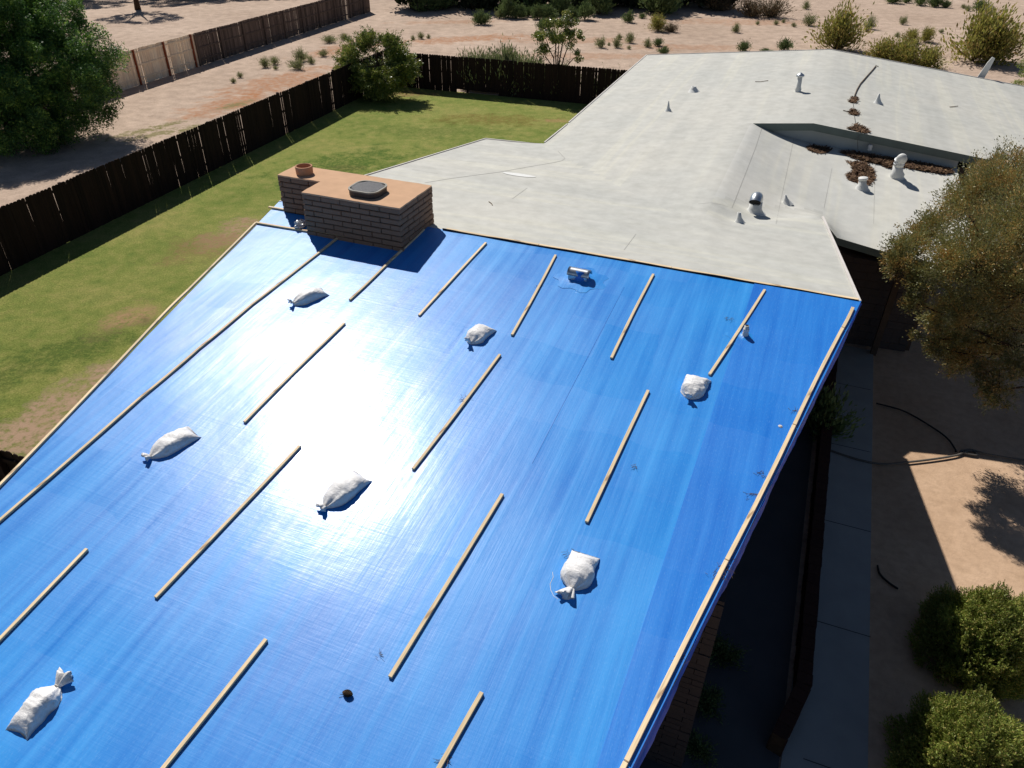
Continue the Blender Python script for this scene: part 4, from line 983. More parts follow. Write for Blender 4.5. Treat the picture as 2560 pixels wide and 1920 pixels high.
# ------------------------------------------------------------------ FENCES
def fence(name, p, q, label, hgt=1.83, mat='fence', side=1, rails=True, postmat=None, gaps=.0015, seed=1, split=None, pickets_w=.14, postevery=2.44, skip=()):
    p, q = np.array(p, float), np.array(q, float); D_ = q - p; L = np.hypot(*D_); d = D_ / L; n_ = np.array([d[1], -d[0]]) * side
    root = empty(name, (p[0], p[1], 0), label, 'fence', 'wooden picket fences'); rs_ = np.random.RandomState(seed)
    x = 0; b = B(); lean = 0
    while x < L:
        w = pickets_w * rs_.uniform(.95, 1.03); g_ = gaps if rs_.rand() > .04 else rs_.uniform(.01, .022)
        hh = hgt + rs_.normal(0, .006) + .03 * nz3(x, 0, .4, seed); z0 = .002 + abs(rs_.normal(0, .005))
        if any(s0 < x < s1 for s0, s1 in skip): z0 = .16
        th = .016; dz = .035; tw = rs_.normal(0, .008); lx = rs_.normal(0, .006)
        a = [(0, z0), (w, z0), (w, hh - dz), (w - dz, hh), (dz, hh), (0, hh - dz)]
        vs = []
        for o_ in (0, th):
            for (xx, zz) in a:
                t_ = x + xx + lx * zz; pp = p + d * t_ + n_ * (.0 + o_ + tw * (xx / w - .5) * 2); vs.append((*pp, zz))
        b.add(vs, [tuple(range(6)), tuple(range(11, 5, -1))] + [(i, i + 6, (i + 1) % 6 + 6, (i + 1) % 6) for i in range(6)])
        x += w + g_
    b.w('pickets', MT[mat], root)
    x = 0
    while x < L + .1:
        pp = p + d * min(x, L) - n_ * .06; b = B(); w_ = .045
        cs = [pp + d * sx * w_ + n_ * sy * w_ for sx, sy in ((-1, -1), (1, -1), (1, 1), (-1, 1))]
        b.add([(*c_, z) for z in (0, hgt - .02 + rs_.uniform(-.03, .05)) for c_ in cs], [(4, 5, 6, 7), (0, 1, 5, 4), (1, 2, 6, 5), (2, 3, 7, 6), (3, 0, 4, 7)])
        b.w('post', MT[postmat or mat], root); x += postevery
    if rails:
        for z in (.3, .95, 1.6):
            b = B(); pp, qq = p - n_ * .022, q - n_ * .022; b.bar((*pp, z), (*qq, z), .038, .085); b.w('rail', MT[postmat if mat != 'fence_new' and postmat else mat], root)
    return root
# side 1: pickets toward our lawn; rails beyond
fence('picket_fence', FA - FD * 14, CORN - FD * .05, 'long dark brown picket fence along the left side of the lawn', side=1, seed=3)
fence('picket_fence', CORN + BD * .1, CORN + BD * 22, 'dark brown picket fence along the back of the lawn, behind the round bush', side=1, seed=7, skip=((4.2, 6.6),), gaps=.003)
r1_, r2_ = at(0, 1116, 1.83), at(72, 1146, 1.83); dd_ = (r2_ - r1_)[:2]; dd_ /= np.hypot(*dd_)
dd2 = np.array([math.cos(RAD(19)), -math.sin(RAD(19))])
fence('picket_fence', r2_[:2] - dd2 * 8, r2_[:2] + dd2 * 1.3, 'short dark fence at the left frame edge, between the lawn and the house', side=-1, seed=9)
ua = at(250, 246)[:2]; ub = at(500, 165)[:2]; uc = at(924, 30)[:2]
ud = (uc - ub) / np.hypot(*(uc - ub))
fence('picket_fence', ub - ud * 15, ub - ud * .15, 'new light tan fence section with stained posts, beyond the lane', mat='fence_new', postmat='post_new', side=-1, seed=12, gaps=.002)
fence('picket_fence', ub, uc, 'long weathered grey brown fence beyond the lane, right of the new section', mat='fence_old', side=-1, seed=13)
# low garden wall on the right
gw = empty('garden_wall', tuple(wf(1.6, 10)), 'low dark brick garden wall between the patio slab and the sidewalk', 'wall', house=True)
b = B(); mc = B()
for p, q in [((1.66, 17.6), (1.62, 7.4)), ((1.62, 7.4), (1.36, 6.45))]:
    c = blockwall(b, p, q, 0, .42, .075, .22, .2)
    mc.add([(*c_, zz) for zz in (0, .41) for c_ in c], [(4, 5, 6, 7), (0, 1, 5, 4), (1, 2, 6, 5), (2, 3, 7, 6), (3, 0, 4, 7)])
b.h('bricks', MT['brickdark'], gw); mc.h('mortar_core', MT['barkdark'], gw)
# hoses on the ground
def gline(pts, rad, name, mat, label, cat, z=.03, group=None):
    P = [at(x, y, .03) for x, y in pts]; Q = []
    n_ = len(P)
    for i in range(n_ - 1):
        p0, p1, p2, p3 = P[max(i - 1, 0)], P[i], P[i + 1], P[min(i + 2, n_ - 1)]
        for j in range(6):
            t = j / 6; Q.append(.5 * ((2 * p1) + (-p0 + p2) * t + (2 * p0 - 5 * p1 + 4 * p2 - p3) * t * t + (-p0 + 3 * p1 - 3 * p2 + p3) * t ** 3) + np.array([0, 0, z - .03]))
    Q.append(P[-1]); b = B(); b.tube(Q, rad, 8); return props(b.w(name, MT[mat]), label, cat, group)
gline([(2076, 1128), (2110, 1140), (2150, 1152), (2205, 1162), (2260, 1158), (2330, 1150), (2390, 1140), (2425, 1128), (2440, 1140), (2400, 1132), (2425, 1126), (2470, 1138), (2560, 1152), (2640, 1160)], .022, 'garden_hose', 'hose', 'grey hose lying across the sidewalk and the sunlit soil', 'hose', .05, 'hoses on the ground')
gline([(2190, 1010), (2260, 1030), (2330, 1070), (2370, 1100), (2390, 1130)], .018, 'garden_hose', 'black', 'dark hose curving through the shade above the sunlit soil', 'hose', .05, 'hoses on the ground')
gline([(2194, 1414), (2200, 1435), (2220, 1455), (2245, 1472)], .018, 'garden_hose', 'black', 'short dark hose end beside the sidewalk, left of the upper rounded bush', 'hose', .03, 'hoses on the ground')
# ------------------------------------------------------------------ PLANTS
def leaf_mesh(name, C_, size, mat, seed=0, aspect=.45, up=0, dirs=None):
    rs_ = np.random.RandomState(seed); n_ = len(C_); C_ = np.asarray(C_)
    d = rs_.normal(size=(n_, 3)) if dirs is None else dirs + rs_.normal(size=(n_, 3)) * .35
    d[:, 2] += up; d /= np.linalg.norm(d, axis=1)[:, None]
    e = np.cross(d, rs_.normal(size=(n_, 3))); e /= np.linalg.norm(e, axis=1)[:, None] + 1e-9
    s = size * rs_.uniform(.6, 1.35, (n_, 1)); d = d * s; e = e * s * aspect
    V = np.empty((n_ * 4, 3)); V[0::4] = C_ - d * .5; V[1::4] = C_ + e * .5; V[2::4] = C_ + d * .5; V[3::4] = C_ - e * .5
    F = np.arange(n_ * 4).reshape(n_, 4)
    return mesh(name, V, F, MT[mat])
def clump_points(rs_, n_, center, rad, squash=1., shell=.6):
    d = rs_.normal(size=(n_, 3)); d /= np.linalg.norm(d, axis=1)[:, None]
    r = rs_.uniform(shell ** 3, 1, (n_, 1)) ** (1 / 3)
    return np.array(center) + d * r * rad * np.array([1, 1, squash])
def trunk_mesh(name, base, tips, r0_, mat, seed=0, n=7):
    rs_ = np.random.RandomState(seed); b = B(); base = np.array(base, float)
    fork = base + np.array([0, 0, np.mean([t[2] for t in tips]) * .25])
    b.tube([tuple(base - [0, 0, .1]), tuple(base + (fork - base) * .5 + rs_.normal(0, .03, 3)), tuple(fork)], [r0_ * 1.25, r0_, r0_ * .85], 9)
    for t in tips:
        t = np.array(t); pts = [fork]; m_ = 5
        for i in range(1, m_ + 1):
            k_ = i / m_; p = fork + (t - fork) * k_ + rs_.normal(0, .06, 3) * (1 - k_) + np.array([0, 0, .12 * math.sin(k_ * 3.1)]) * np.linalg.norm(t - fork); pts.append(p)
        b.tube([tuple(p) for p in pts], [r0_ * .6 * (1 - .85 * i / m_) + .006 for i in range(m_ + 1)], 6)
        for j in range(3):
            k_ = rs_.uniform(.4, .9); s_0 = pts[int(k_ * m_)]; e_ = s_0 + rs_.normal(0, .35, 3) * np.linalg.norm(t - fork) * .6
            b.tube([tuple(s_0), tuple((s_0 + e_) / 2 + rs_.normal(0, .03, 3)), tuple(e_)], [r0_ * .2, r0_ * .12, .004], 5)
    return b
def tree(name, loc, lobes, nl, leaf, mat, label, cat, bark='bark', r0_=.12, seed=0, group=None, sub=14, crad=.3, aspect=.45, up=0, shell=.55, clsq=.8, droop=0):
    """lobes: (dx, dy, z, radius, squash)"""
    rs_ = np.random.RandomState(seed); root = empty(name, (loc[0], loc[1], 0), label, cat, group)
    pts = []; tot = sum(l[3] ** 2 for l in lobes)
    for (dx, dy, z, R_, sq) in lobes:
        m_ = max(4, int(sub * R_ * R_)); cc_ = clump_points(rs_, m_, (dx, dy, z), R_, sq, shell)
        per = int(nl * R_ * R_ / tot / m_)
        for c_ in cc_:
            k_ = crad * rs_.uniform(.6, 1.3); q = clump_points(rs_, max(4, int(per * rs_.uniform(.5, 1.4))), c_, k_, clsq, .2)
            if droop: q[:, 2] -= np.abs(rs_.normal(0, droop, len(q)))
            pts.append(q)
    P = np.concatenate(pts); P = P[P[:, 2] > .03]
    me = leaf_mesh('crown', P, leaf, mat, seed, aspect, up); link('crown', me, root, Matrix.Translation((loc[0], loc[1], 0)))
    tips = [(dx, dy, z) for (dx, dy, z, R_, sq) in lobes]
    tb = trunk_mesh('trunk', (0, 0, 0), tips, r0_, bark, seed); tm = mesh('trunk', tb.v, tb.f, MT[bark], True); link('trunk', tm, root, Matrix.Translation((loc[0], loc[1], 0)))
    return root
def gl(x, y): return at(x, y)[:2]
# big feathery tree top left
tl = gl(35, 345)
tree('feathery_tree', tl, [(0, 0, 3.4, 3.2, .85), (2.6, .3, 3.0, 2.1, .95), (3.9, -.4, 2.0, 1.3, 1), (1.2, -1.8, 1.9, 2.2, .95), (-2, -1.5, 2.3, 2.6, 1), (.3, 1.2, 5.0, 2.4, .8), (2.0, 1.5, 4.8, 1.8, .8), (-2.6, 1, 4, 2.6, .8), (3.9, 1.4, 3.2, 1.3, .9), (2.8, -1.4, 1.6, 1.5, 1)], 330000, .115, 'lf_mesq', 'big feathery bright green tree hanging over the lane at the top left', 'tree', r0_=.25, seed=2, sub=15, crad=.46, aspect=.36, droop=.2, shell=.55, up=.0)
# trees out beyond the top left that throw the branching shadows
for i, (x, y, hgt, R_) in enumerate([(345, 24, 5.2, 2.6), (200, 0, 3.0, 3.4), (430, -6, 3.0, 3.2), (540, -14, 3.0, 3.2), (640, -16, 2.8, 3.0), (90, 6, 3.2, 3.4)]):
    q = gl(x, y)
    tree('shade_tree', q, [(0, 0, hgt, R_, .5), (1.4, .6, hgt + .4, R_ * .8, .6), (-1.4, .3, hgt - .3, R_ * .8, .6)] if i else [(math.cos(t) * 2.2, math.sin(t) * 2.2, hgt + math.sin(t * 3) * .5, 1.1, .5) for t in (0, .9, 1.8, 2.7, 3.6, 4.5, 5.4)], 30000 if i else 15000, .16, 'lf_shade', ['open tree with a trunk at the top edge, above the branching shadow', 'dark shade tree at the top edge, right of the feathery tree', 'dark shade tree at the top edge, above the new fence section', 'dark shade tree at the top edge, left one of two above the weathered fence', 'dark shade tree at the top edge, right one of two above the weathered fence', 'dark shade tree mostly hidden behind the feathery tree'][i], 'tree', bark='barkdark', r0_=.22, seed=20 + i, group='trees in the yard at the top left', sub=7, crad=.5, aspect=.4)
# round bush tree at the fence corner
bl = gl(950, 246)
RB = bl
# brownish tree over the right side of the house
tr = wf(6.5, 15.9)[:2]
def lobe_at(x, y, z, R_, sq): p = at(x, y, z); return (p[0] - tr[0], p[1] - tr[1], z, R_, sq)
def spray_tree(name, loc, lobes, label, cat, mat, bark, seed, dens=430, leaf=.046, per=62, r0_=.13, bw=1., twig=9):
    rs_ = np.random.RandomState(seed); root = empty(name, (loc[0], loc[1], 0), label, cat); P = []; Dd = []; b = B()
    fork = np.array([0, 0, 1.6]); b.tube([(0, 0, -.1), (.04, .02, .8), tuple(fork)], [r0_ * 1.3, r0_, r0_ * .9], 10)
    for (dx, dy, z, R_, sq) in lobes:
        c_ = np.array([dx, dy, z]); k_ = fork + (c_ - fork) * .5 + rs_.normal(0, .12, 3) + np.array([0, 0, .15]); b.tube([tuple(fork), tuple(k_), tuple(c_)], [r0_ * .38 * bw, r0_ * .24 * bw, r0_ * .1 * bw], 7)
        out = c_ - np.array([0, 0, 2.4]); out /= np.linalg.norm(out)
        m_ = int(dens * R_ ** 2)
        for j in range(m_):
            d = rs_.normal(size=3) * np.array([1, 1, sq]); d /= np.linalg.norm(d)
            if d @ out < -.35: continue
            st = c_ + d * R_ * rs_.uniform(.15, .62); dr = d + out * .5 + np.array([0, 0, .55]) + rs_.normal(0, .25, 3); dr /= np.linalg.norm(dr)
            L = R_ * rs_.uniform(.32, .62) * (1.45 if rs_.rand() < .14 else 1); n_ = int(per * rs_.uniform(.6, 1.3)); t = rs_.uniform(0, 1, (n_, 1)) ** .8
            side = rs_.normal(0, 1, (n_, 3)) * (.085 * (1 - .62 * t) + .012) * (R_ * .5 + .5)
            P.append(st + dr * L * t + side); Dd.append(np.tile(dr, (n_, 1)) + side * 4)
            if j % twig == 0: b.tube([tuple(c_ + d * R_ * .05), tuple(st + rs_.normal(0, .02, 3)), tuple(st + dr * L * .8)], [.014, .008, .003], 4)
    P = np.concatenate(P); Dd = np.concatenate(Dd)
    mw = Matrix.Translation((loc[0], loc[1], 0))
    link('crown', leaf_mesh('crown', P, leaf, mat, seed, .42, 0, Dd), root, mw); link('trunk', mesh('trunk', b.v, b.f, MT[bark], True), root, mw)
    return root
spray_tree('brown_green_tree', tr, [lobe_at(2510, 500, 4.4, 1.05, .7), lobe_at(2415, 530, 4.2, .72, .7), lobe_at(2340, 590, 4.1, .62, .7), lobe_at(2275, 635, 3.9, .55, .7), lobe_at(2440, 660, 4.1, 1.0, .7), lobe_at(2320, 700, 3.7, .5, .7), lobe_at(2560, 740, 3.8, .9, .7), lobe_at(2600, 600, 4.4, 1.2, .8), lobe_at(2420, 780, 3.3, .62, .6), lobe_at(2300, 760, 3.3, .34, .6), lobe_at(2470, 440, 4.3, .45, .7), lobe_at(2540, 430, 4.5, .6, .7), lobe_at(2350, 868, 2.4, .3, .4), lobe_at(2290, 842, 2.5, .2, .4), lobe_at(2500, 975, 2.4, .42, .6), lobe_at(2560, 925, 2.6, .5, .7), lobe_at(2470, 930, 2.5, .3, .5), lobe_at(2420, 855, 2.6, .25, .4), lobe_at(2250, 665, 3.8, .35, .7), lobe_at(2430, 880, 2.2, .75, .8), lobe_at(2540, 850, 2.4, .8, .8), lobe_at(2360, 800, 2.7, .45, .7), lobe_at(2500, 780, 3.0, .8, .8)], 'large brown and green tree leaning over the right side of the roof', 'tree', 'lf_brown', 'barkdark', 9)
spray_tree('round_bush', RB, [(0, 0, 1.3, 1.35, .95), (-.95, .2, 1.9, 1.15, 1), (.65, .3, 2.1, 1.1, .95), (-.35, .4, 2.5, .9, .8), (1.3, 0, 1.5, .95, 1), (-1.35, -.1, 1.2, 1.0, 1), (.2, -.6, 1.0, 1.15, .9), (.5, .3, 2.5, .7, .8)], 'large round leafy bush in the far corner of the lawn', 'bush', 'lf_bush', 'bark', 5, dens=190, leaf=.105, per=50, r0_=.08)
# pine at the right edge
pr = gl(2720, 300)
tree('pine_tree', at(2596, 262, 0)[:2], [(0, 0, 1.5, 1.7, 1), (-.3, 0, 2.8, 1.6, 1), (-.4, 0, 4.0, 1.3, 1), (-.2, 0, 5.0, .9, 1.2), (.6, -.5, 2.2, 1.4, 1)], 40000, .12, 'lf_pine', 'bright green conifer at the right edge of the photo, behind the far roof', 'tree', seed=6, sub=12, crad=.4, aspect=.16)
# clipped needle bushes bottom right
def needle_bush(loc, R_, hgt, label, seed, n=8000, mat='lf_jun'):
    rs_ = np.random.RandomState(seed); root = empty('rounded_bush', (loc[0], loc[1], 0), label, 'bush', 'rounded bushes beside the sidewalk')
    d = rs_.normal(size=(n, 3)); d[:, 2] = np.abs(d[:, 2]) * 1.0; d /= np.linalg.norm(d, axis=1)[:, None]
    k_ = np.array([1 + .22 * nz3(*(q[:2] * 1.0), 2.0, q[2] * 2 + seed) + .24 * nz3(*(q[:2]), 4.5, q[2] * 4.5 + seed * 3) + .06 * nz3(*q[:2], 10, q[2] * 9 + seed) for q in d])
    dep = np.where(rs_.rand(n) < .75, rs_.uniform(.93, 1.02, n), rs_.uniform(.6, .93, n))
    base = d * np.array([R_, R_, hgt]) * (k_ * dep)[:, None]
    L_ = .16; pts = []; dirs = []
    sd_ = d * np.array([.6, .6, .5]) + np.array([0, 0, .75]) + rs_.normal(0, .25, (n, 3)); sd_ /= np.linalg.norm(sd_, axis=1)[:, None]
    for j in range(16):
        t = j / 15; pts.append(base + sd_ * L_ * t + rs_.normal(0, .014, (n, 3)) * (1.15 - t)); dirs.append(sd_ + rs_.normal(0, .45, (n, 3)))
    P = np.concatenate(pts); Dd = np.concatenate(dirs)
    me = leaf_mesh('foliage', P, .04, mat, seed, .3, 0, Dd); link('foliage', me, root, Matrix.Translation((loc[0], loc[1], 0)))
    ip = clump_points(rs_, 9000, (0, 0, 0), 1, 1, .2) * np.array([R_ * .82, R_ * .82, hgt * .82]); ip = ip[ip[:, 2] > 0]
    b = B()
    for j in range(26):
        t = ip[rs_.randint(len(ip))]; b.tube([(0, 0, 0), tuple(t * .5 + rs_.normal(0, .05, 3)), tuple(t)], [.03, .015, .005], 5)
    link('stems', mesh('stems', b.v, b.f, MT['barkdark']), root, Matrix.Translation((loc[0], loc[1], 0)))
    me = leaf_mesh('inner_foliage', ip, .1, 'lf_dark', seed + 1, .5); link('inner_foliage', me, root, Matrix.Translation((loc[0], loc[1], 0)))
b1 = gl(2428, 1650); needle_bush((b1[0] + .0, b1[1] + .05), .74, 1.15, 'upper one of the two rounded green bushes by the sunlit soil', 31)
b2 = gl(2395, 1955); needle_bush((b2[0], b2[1]), .8, 1.15, 'lower one of the two rounded green bushes, cut off by the bottom edge', 32)
# shrub kinds, shared meshes
def dome(seed, n, mat, leaf, up, flat=1., aspect=.22, stem=14, openness=.3):
    rs_ = np.random.RandomState(seed); m_ = 34; pts = []; dirs = []; b = B()
    for i in range(m_):
        th = rs_.uniform(0, 6.28); ph = rs_.uniform(.05, 1.35) ; d = np.array([math.sin(ph) * math.cos(th), math.sin(ph) * math.sin(th), math.cos(ph) * flat + .12]); L = rs_.uniform(.75, 1.05) * .5
        k_ = int(n / m_); t = rs_.uniform(openness, 1, (k_, 1)); c_ = d * L * t + rs_.normal(0, .055, (k_, 3)) * (.4 + t); pts.append(c_); dirs.append(np.tile(d, (k_, 1)) + np.array([0, 0, up]))
        if i < stem: b.tube([(0, 0, 0), tuple(d * L * .5 + rs_.normal(0, .015, 3)), tuple(d * L * .9)], [.012, .007, .002], 4)
    P = np.concatenate(pts); Dd = np.concatenate(dirs); ok = P[:, 2] > .005; P = P[ok]; Dd = Dd[ok]
    return leaf_mesh('foliage', P, leaf, mat, seed, aspect, 0, Dd), mesh('stems', b.v, b.f, MT['twig'])
KS = 1.35
KN = {'weed': [dome(140 + i, 9000, 'lf_grey', .07, .8, 1.0, .2, 6, .45) for i in range(2)], 'grey': [dome(40 + i, 1500, 'lf_grey', .1, .5, 1.0, .16) for i in range(4)], 'green': [dome(50 + i, 1900, 'lf_hedge', .09, .4, .95, .3) for i in range(3)],
      'creo': [dome(60 + i, 4200, 'lf_creo', .05, .3, .95, .4, 30, .35) for i in range(3)], 'dry': [dome(70, 2600, 'lf_dry', .06, .3, .8, .2, 30, .1)], 'hedge': [dome(80 + i, 4200, 'lf_hedge', .075, .3, 1.05, .4, 10, .5) for i in range(3)], 'dark': [dome(90 + i, 3600, 'lf_dark', .09, .2, 1.05, .45, 10, .4) for i in range(2)]}
NM = {'weed': 'tall_shrub', 'grey': 'desert_shrub', 'green': 'green_shrub', 'creo': 'creosote_bush', 'dry': 'dry_shrub', 'hedge': 'hedge_bush', 'dark': 'dark_tree'}
rsh = random.Random(4)
def shrub(kind, x, y, wpx, label, group, hr=1., world=None, wm=None):
    p = at(x, y) if world is None else np.array(world)
    dist = np.linalg.norm(p - CAMP); w = wpx * dist / FPX if wm is None else wm
    lf, st = rsh.choice(KN[kind]); root = empty(NM[kind], (p[0], p[1], 0), label, 'shrub' if kind != 'dark' else 'tree', group, rz=rsh.uniform(0, 6.28))
    for nm, me in (('foliage', lf), ('stems', st)):
        o = bpy.data.objects.new(nm, me); COL.objects.link(o); o.parent = root; o.scale = (w * 1.25, w * 1.25, w * hr * 1.35)
    return root
def posw(x, y):
    h_ = 'far left' if x < 900 else 'left of centre' if x < 1250 else 'centre' if x < 1550 else 'right of centre' if x < 1900 else 'right' if x < 2250 else 'far right'
    return h_
G1 = 'small shrubs scattered on the desert soil'
SH = [
 ('green', 1204, 61, 40, 'pale green shrub left of the dark hedge, above the small open tree', 1.), ('grey', 1249, 46, 22, 'small shrub just in front of the left end of the rounded hedge bushes', 1.2),
 ('green', 1357, 73, 36, 'low green shrub standing alone in front of the hedge, right of the small open tree', .8),
 ('green', 1572, 56, 28, 'rounded green shrub near the right end of the hedge', 1.1), ('green', 1606, 46, 18, 'tiny shrub between the last rounded shrub and the big hedge bush', .8),
 ('creo', 1645, 77, 48, 'dense green bush at the right end of the hedge, joined to a straggly one', .9), ('dry', 1676, 80, 40, 'straggly brownish bush beside the dense green one right of the hedge', .8),
 ('grey', 1502, 119, 26, 'leftmost of the five small shrubs above the left roof corner', 1.2), ('grey', 1542, 119, 24, 'small shrub second from left above the roof corner', 1.2), ('grey', 1548, 98, 16, 'tiny shrub behind the second small shrub above the roof corner', 1.),
 ('grey', 1574, 107, 26, 'small shrub in the middle above the left roof corner', 1.1), ('grey', 1572, 123, 11, 'tiny tuft just below the middle small shrub above the roof corner', 1.), ('grey', 1522, 114, 9, 'tiny tuft between the two left small shrubs above the roof corner', 1.),
 ('grey', 1619, 118, 22, 'small shrub left of a pair above the white roof edge', 1.1), ('green', 1644, 115, 25, 'small shrub right of a pair above the white roof edge', .9), ('green', 1660, 134, 28, 'low green shrub touching the white roof edge at its left corner', .7),
 ('grey', 1052, 97, 18, 'small green tuft left of the open tree, largest of three', 1.1), ('grey', 1033, 99, 12, 'small tuft left of the largest of three tufts behind the round bush', 1.), ('grey', 997, 101, 11, 'leftmost small tuft just behind the round bush', 1.), ('grey', 1071, 96, 12, 'rightmost of the small tufts behind the round bush', 1.),
 ('grey', 2014, 23, 19, 'small shrub above centre of the far roof, higher one of two', 1.1), ('grey', 2021, 64, 29, 'small shrub above the far roof, just left of the big yellow green bush', 1.1),
 ('grey', 1839, 81, 21, 'small grey shrub below the large dry bush', 1.2), ('grey', 1939, 62, 13, 'tiny tuft below right of the large dry bush', 1.), ('grey', 1958, 57, 10, 'tiniest tuft right of the large dry bush', 1.), ('grey', 1983, 67, 12, 'tiny tuft halfway between the dry bush and the yellow green bush', 1.), ('grey', 1894, 62, 11, 'tiny tuft right under the large dry bush', 1.),
 ('grey', 2172, 72, 27, 'grey green shrub right of the big yellow green bush, higher one', 1.2), ('dry', 2167, 80, 12, 'tiny dry tuft at the foot of the shrub right of the yellow green bush', 1.), ('grey', 2256, 61, 18, 'small lone shrub in the middle of the bare soil at the upper right', 1.2),
 ('creo', 2278, 106, 40, 'dull left half of the shrub pair on the right soil', .8), ('creo', 2311, 105, 36, 'bright right half of the shrub pair on the right soil', 1.), ('grey', 2352, 83, 11, 'tiny tuft between the shrub pair and the largest right bush', 1.), ('grey', 2242, 92, 13, 'tiny tuft left of the shrub pair', .9),
 ('green', 1857, 128, 31, 'small green shrub touching the far roof edge, left one', .9), ('green', 1959, 125, 33, 'small green shrub touching the far roof edge, right one', .95), ('green', 1914, 131, 27, 'flat green tuft on the far roof edge between two shrubs', .4),
 ('green', 2230, 8, 34, 'leftmost shrub in the row at the upper right edge', .9), ('green', 2266, 7, 20, 'second shrub in the row at the upper right edge', .9), ('green', 2299, 13, 29, 'third shrub in the row at the upper right edge', .9), ('green', 2337, 17, 30, 'darkest and roundest shrub in the row at the upper right edge', 1.), ('green', 2363, 19, 19, 'small shrub right of the roundest one at the upper right edge', 1.),
 ('grey', 2407, 21, 11, 'tiny tuft left of the last group at the upper right', 1.), ('grey', 2418, 27, 15, 'small tuft in the last group at the upper right', .9), ('green', 2449, 25, 30, 'widest shrub of the last group at the upper right', .8), ('grey', 2472, 34, 23, 'lowest shrub of the last group at the upper right', .9),
 ('grey', 664, 168, 28, 'left shrub of the pair on the lane weeds', 1.), ('grey', 688, 161, 24, 'right shrub of the pair on the lane weeds', 1.), ('grey', 690, 174, 13, 'tiny tuft below the pair on the lane weeds', .9), ('grey', 752, 153, 34, 'largest grey shrub on the lane, left of the round bush', 1.1), ('grey', 745, 173, 38, 'low shrub below the largest grey one on the lane', .8), ('grey', 779, 159, 21, 'small shrub right of the largest grey one on the lane', 1.), ('grey', 810, 141, 25, 'shrub on the lane nearest to the round bush', .8), ('grey', 600, 194, 15, 'upper one of two tiny tufts left on the lane weeds', 1.1), ('grey', 584, 207, 13, 'lower one of two tiny tufts left on the lane weeds', 1.1), ('grey', 822, 106, 40, 'wide low shrub between the lane and the round bush top', .5), ('grey', 862, 100, 30, 'low shrub right behind the top of the round bush', .6)]
for kd, x, y, w, l, hr in SH: shrub(kd, x, y, w, l, G1, hr)
G2 = 'large desert bushes'
shrub('creo', 2090, 124, 100, 'big yellow green bush rising behind the far roof peak', G2, 1.1)
shrub('creo', 2205, 158, 80, 'left one of three joined low bushes along the far roof edge', G2, .8); shrub('creo', 2262, 166, 84, 'middle one of three joined low bushes along the far roof edge', G2, .8); shrub('creo', 2320, 172, 78, 'right one of three joined low bushes along the far roof edge', G2, .7)
shrub('creo', 2430, 152, 130, 'largest green bush near the right edge, left part', G2, 1.0); shrub('creo', 2478, 158, 100, 'right part of the largest bush pair near the right edge', G2, .95)
shrub('dry', 1880, 41, 80, 'left half of the large dry brown bush beyond the far roof', G2, .8); shrub('dry', 1925, 42, 84, 'right half of the large dry brown bush beyond the far roof', G2, .75)
shrub('dry', 1800, 26, 90, 'dark dry bush right of the hedge end at the top edge', G2, .6)
G3 = 'rounded bushes along the front of the hedge'
for i, (x, y, w, hr) in enumerate([(1271, 44, 40, 1.4), (1300, 46, 30, 1.1), (1320, 42, 24, 1.), (1343, 48, 32, 1.1), (1371, 49, 38, .9), (1427, 50, 28, 1.1), (1461, 49, 38, 1.1), (1400, 38, 44, 1.2), (1497, 36, 56, 1.2), (1650, 36, 74, 1.1), (1335, 26, 46, 1.2), (1060, 26, 60, .9), (1100, 24, 60, 1.), (1440, 22, 40, 1.2)]):
    shrub('hedge', x, y, w, ['tall leftmost rounded hedge bush', 'rounded hedge bush second from the left', 'small rounded hedge bush third from the left', 'rounded hedge bush fourth from the left', 'wide low rounded hedge bush, fifth in the front row', 'lone narrow rounded bush in the hedge front row', 'rightmost rounded bush of the hedge front row', 'large rounded bush behind the gap in the hedge front row', 'big rounded bush behind the right end of the front row', 'biggest rounded bush at the right end of the hedge', 'tall bush at the top edge behind the fourth front bush', 'leftmost bush of the dark hedge, near the weathered fence end', 'second bush from the left end of the dark hedge', 'tall bush at the top edge behind the lone narrow bush'][i], G3, hr)
G4 = 'dark trees in the hedge row at the top edge'
for i, x in enumerate(range(1030, 1830, 50)):
    shrub('dark', x, 22 - (i % 3) * 9, 110, 'number %d from the left in the dark tree row along the top edge' % (i + 1) if 0 else ['dark tree at the left end of the row on the top edge', 'dark tree beside the left end of the top edge row', 'dark tree above the leftmost hedge bushes', 'dark tree above the pale green shrub', 'dark tree above and left of the small open tree', 'dark tree above the tall leftmost rounded bush', 'dark tree above the third rounded bush', 'dark tree above the wide low rounded bush', 'dark tree above the gap in the front row', 'dark tree above the rightmost front row bush', 'dark tree above the big rounded bush', 'dark tree above the shrub near the hedge end', 'dark tree left of the biggest rounded bush', 'dark tree behind the biggest rounded bush', 'dark tree right of the biggest rounded bush', 'dark tree at the right end of the row on the top edge'][i], G4, 1.25)
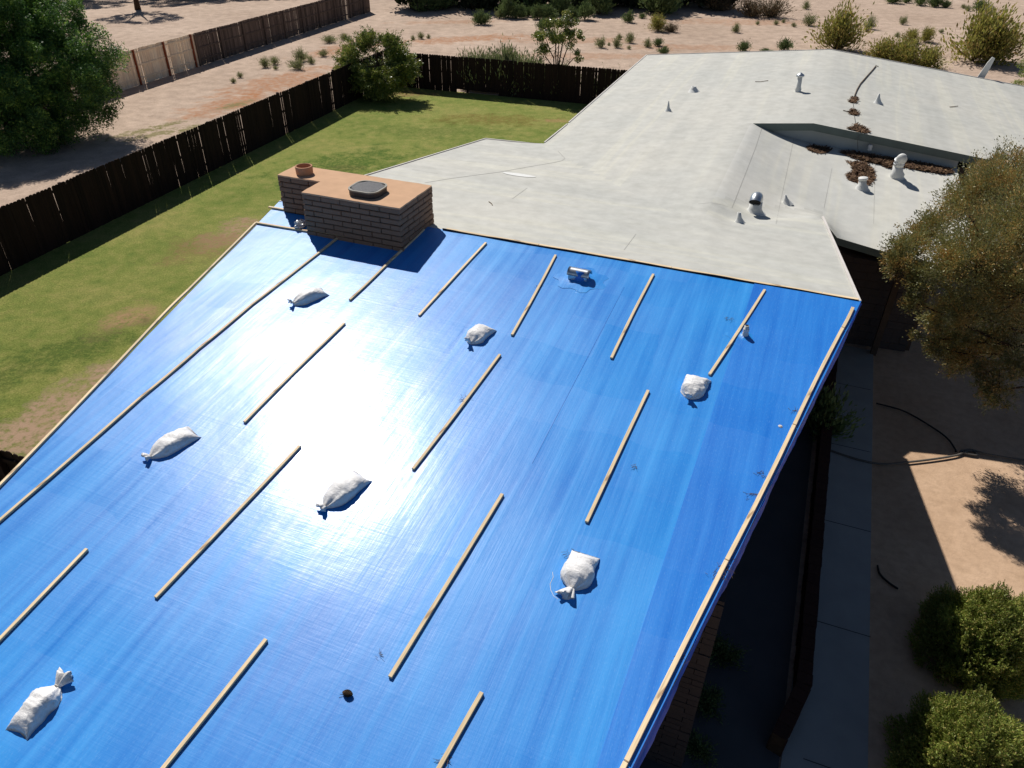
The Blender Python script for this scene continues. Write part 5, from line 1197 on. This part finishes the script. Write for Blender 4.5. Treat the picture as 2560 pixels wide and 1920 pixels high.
# behind the back fence
G5 = 'shrubs growing right behind the back fence'
for i, (d_, w, k_, z) in enumerate([(5.2, 2.4, 'grey', 1.1), (7.0, 2.8, 'grey', 1.05), (8.6, 2.2, 'grey', 1.05), (10., 2.0, 'grey', 1.0), (12.3, .9, 'grey', 2.2), (11.6, .9, 'green', 1.9), (13.2, 2.2, 'grey', .85), (14.6, 2.2, 'grey', .85), (15.9, 1.9, 'grey', .9), (17.2, 2.2, 'green', 1.15), (19.6, 1.9, 'green', 1.1)]):
    p = CORN + BD * d_ + FD * 1.3
    if k_ == 'grey': k_ = 'weed'; z *= .92
    shrub(k_, 0, 0, 0, ['leftmost grey green shrub showing over the back fence', 'widest grey green shrub showing over the back fence', 'grey green shrub between the widest one and the open tree behind the fence', 'grey green shrub at the left foot of the open tree behind the fence', 'narrow shrub right of the open tree behind the fence', 'narrow dark shrub touching the open tree on its right', 'low shrub tips over the fence, right of the open tree', 'low shrub tips over the middle of the right fence half', 'low shrub tips left of the round green shrub behind the fence', 'round green shrub rising above the fence near the roof', 'dark green shrub over the fence end next to the roof corner'][i], G5, z, world=(p[0], p[1], 0), wm=w)
p = CORN + BD * 9.75 + FD * 1.2
tree('open_tree', p, [(0, 0, 3.2, .75, .8), (-.75, .1, 2.9, .55, .8), (.7, .1, 2.9, .6, .9), (-.35, 0, 3.7, .45, .8), (.4, 0, 3.7, .5, .8), (-.9, 0, 2.2, .4, .8), (1.0, 0, 2.0, .35, .8)], 9000, .1, 'lf_bush', 'small open tree with bare stems standing just behind the back fence', 'tree', r0_=.07, seed=15, sub=40, crad=.24, aspect=.5)
# planting in the shade beside the house
G6 = 'plants in the shade beside the house'
def shade_plant(x, y, w, label, hr=1.): shrub('green', x, y, w, label, G6, hr)
shade_plant(2045, 1075, 120, 'leafy plant in the deep shade beside the right roof edge', 1.2)
shade_plant(1800, 1640, 90, 'dark low plant at the corner of the block wing wall', .6)
shade_plant(1770, 1760, 80, 'dark low plant right of the wing wall foot', .5)
shade_plant(1745, 1880, 80, 'dark low plant at the bottom edge beside the wing wall', .5)
shade_plant(2150, 830, 60, 'leafy plant under the right roof corner', 1.3)
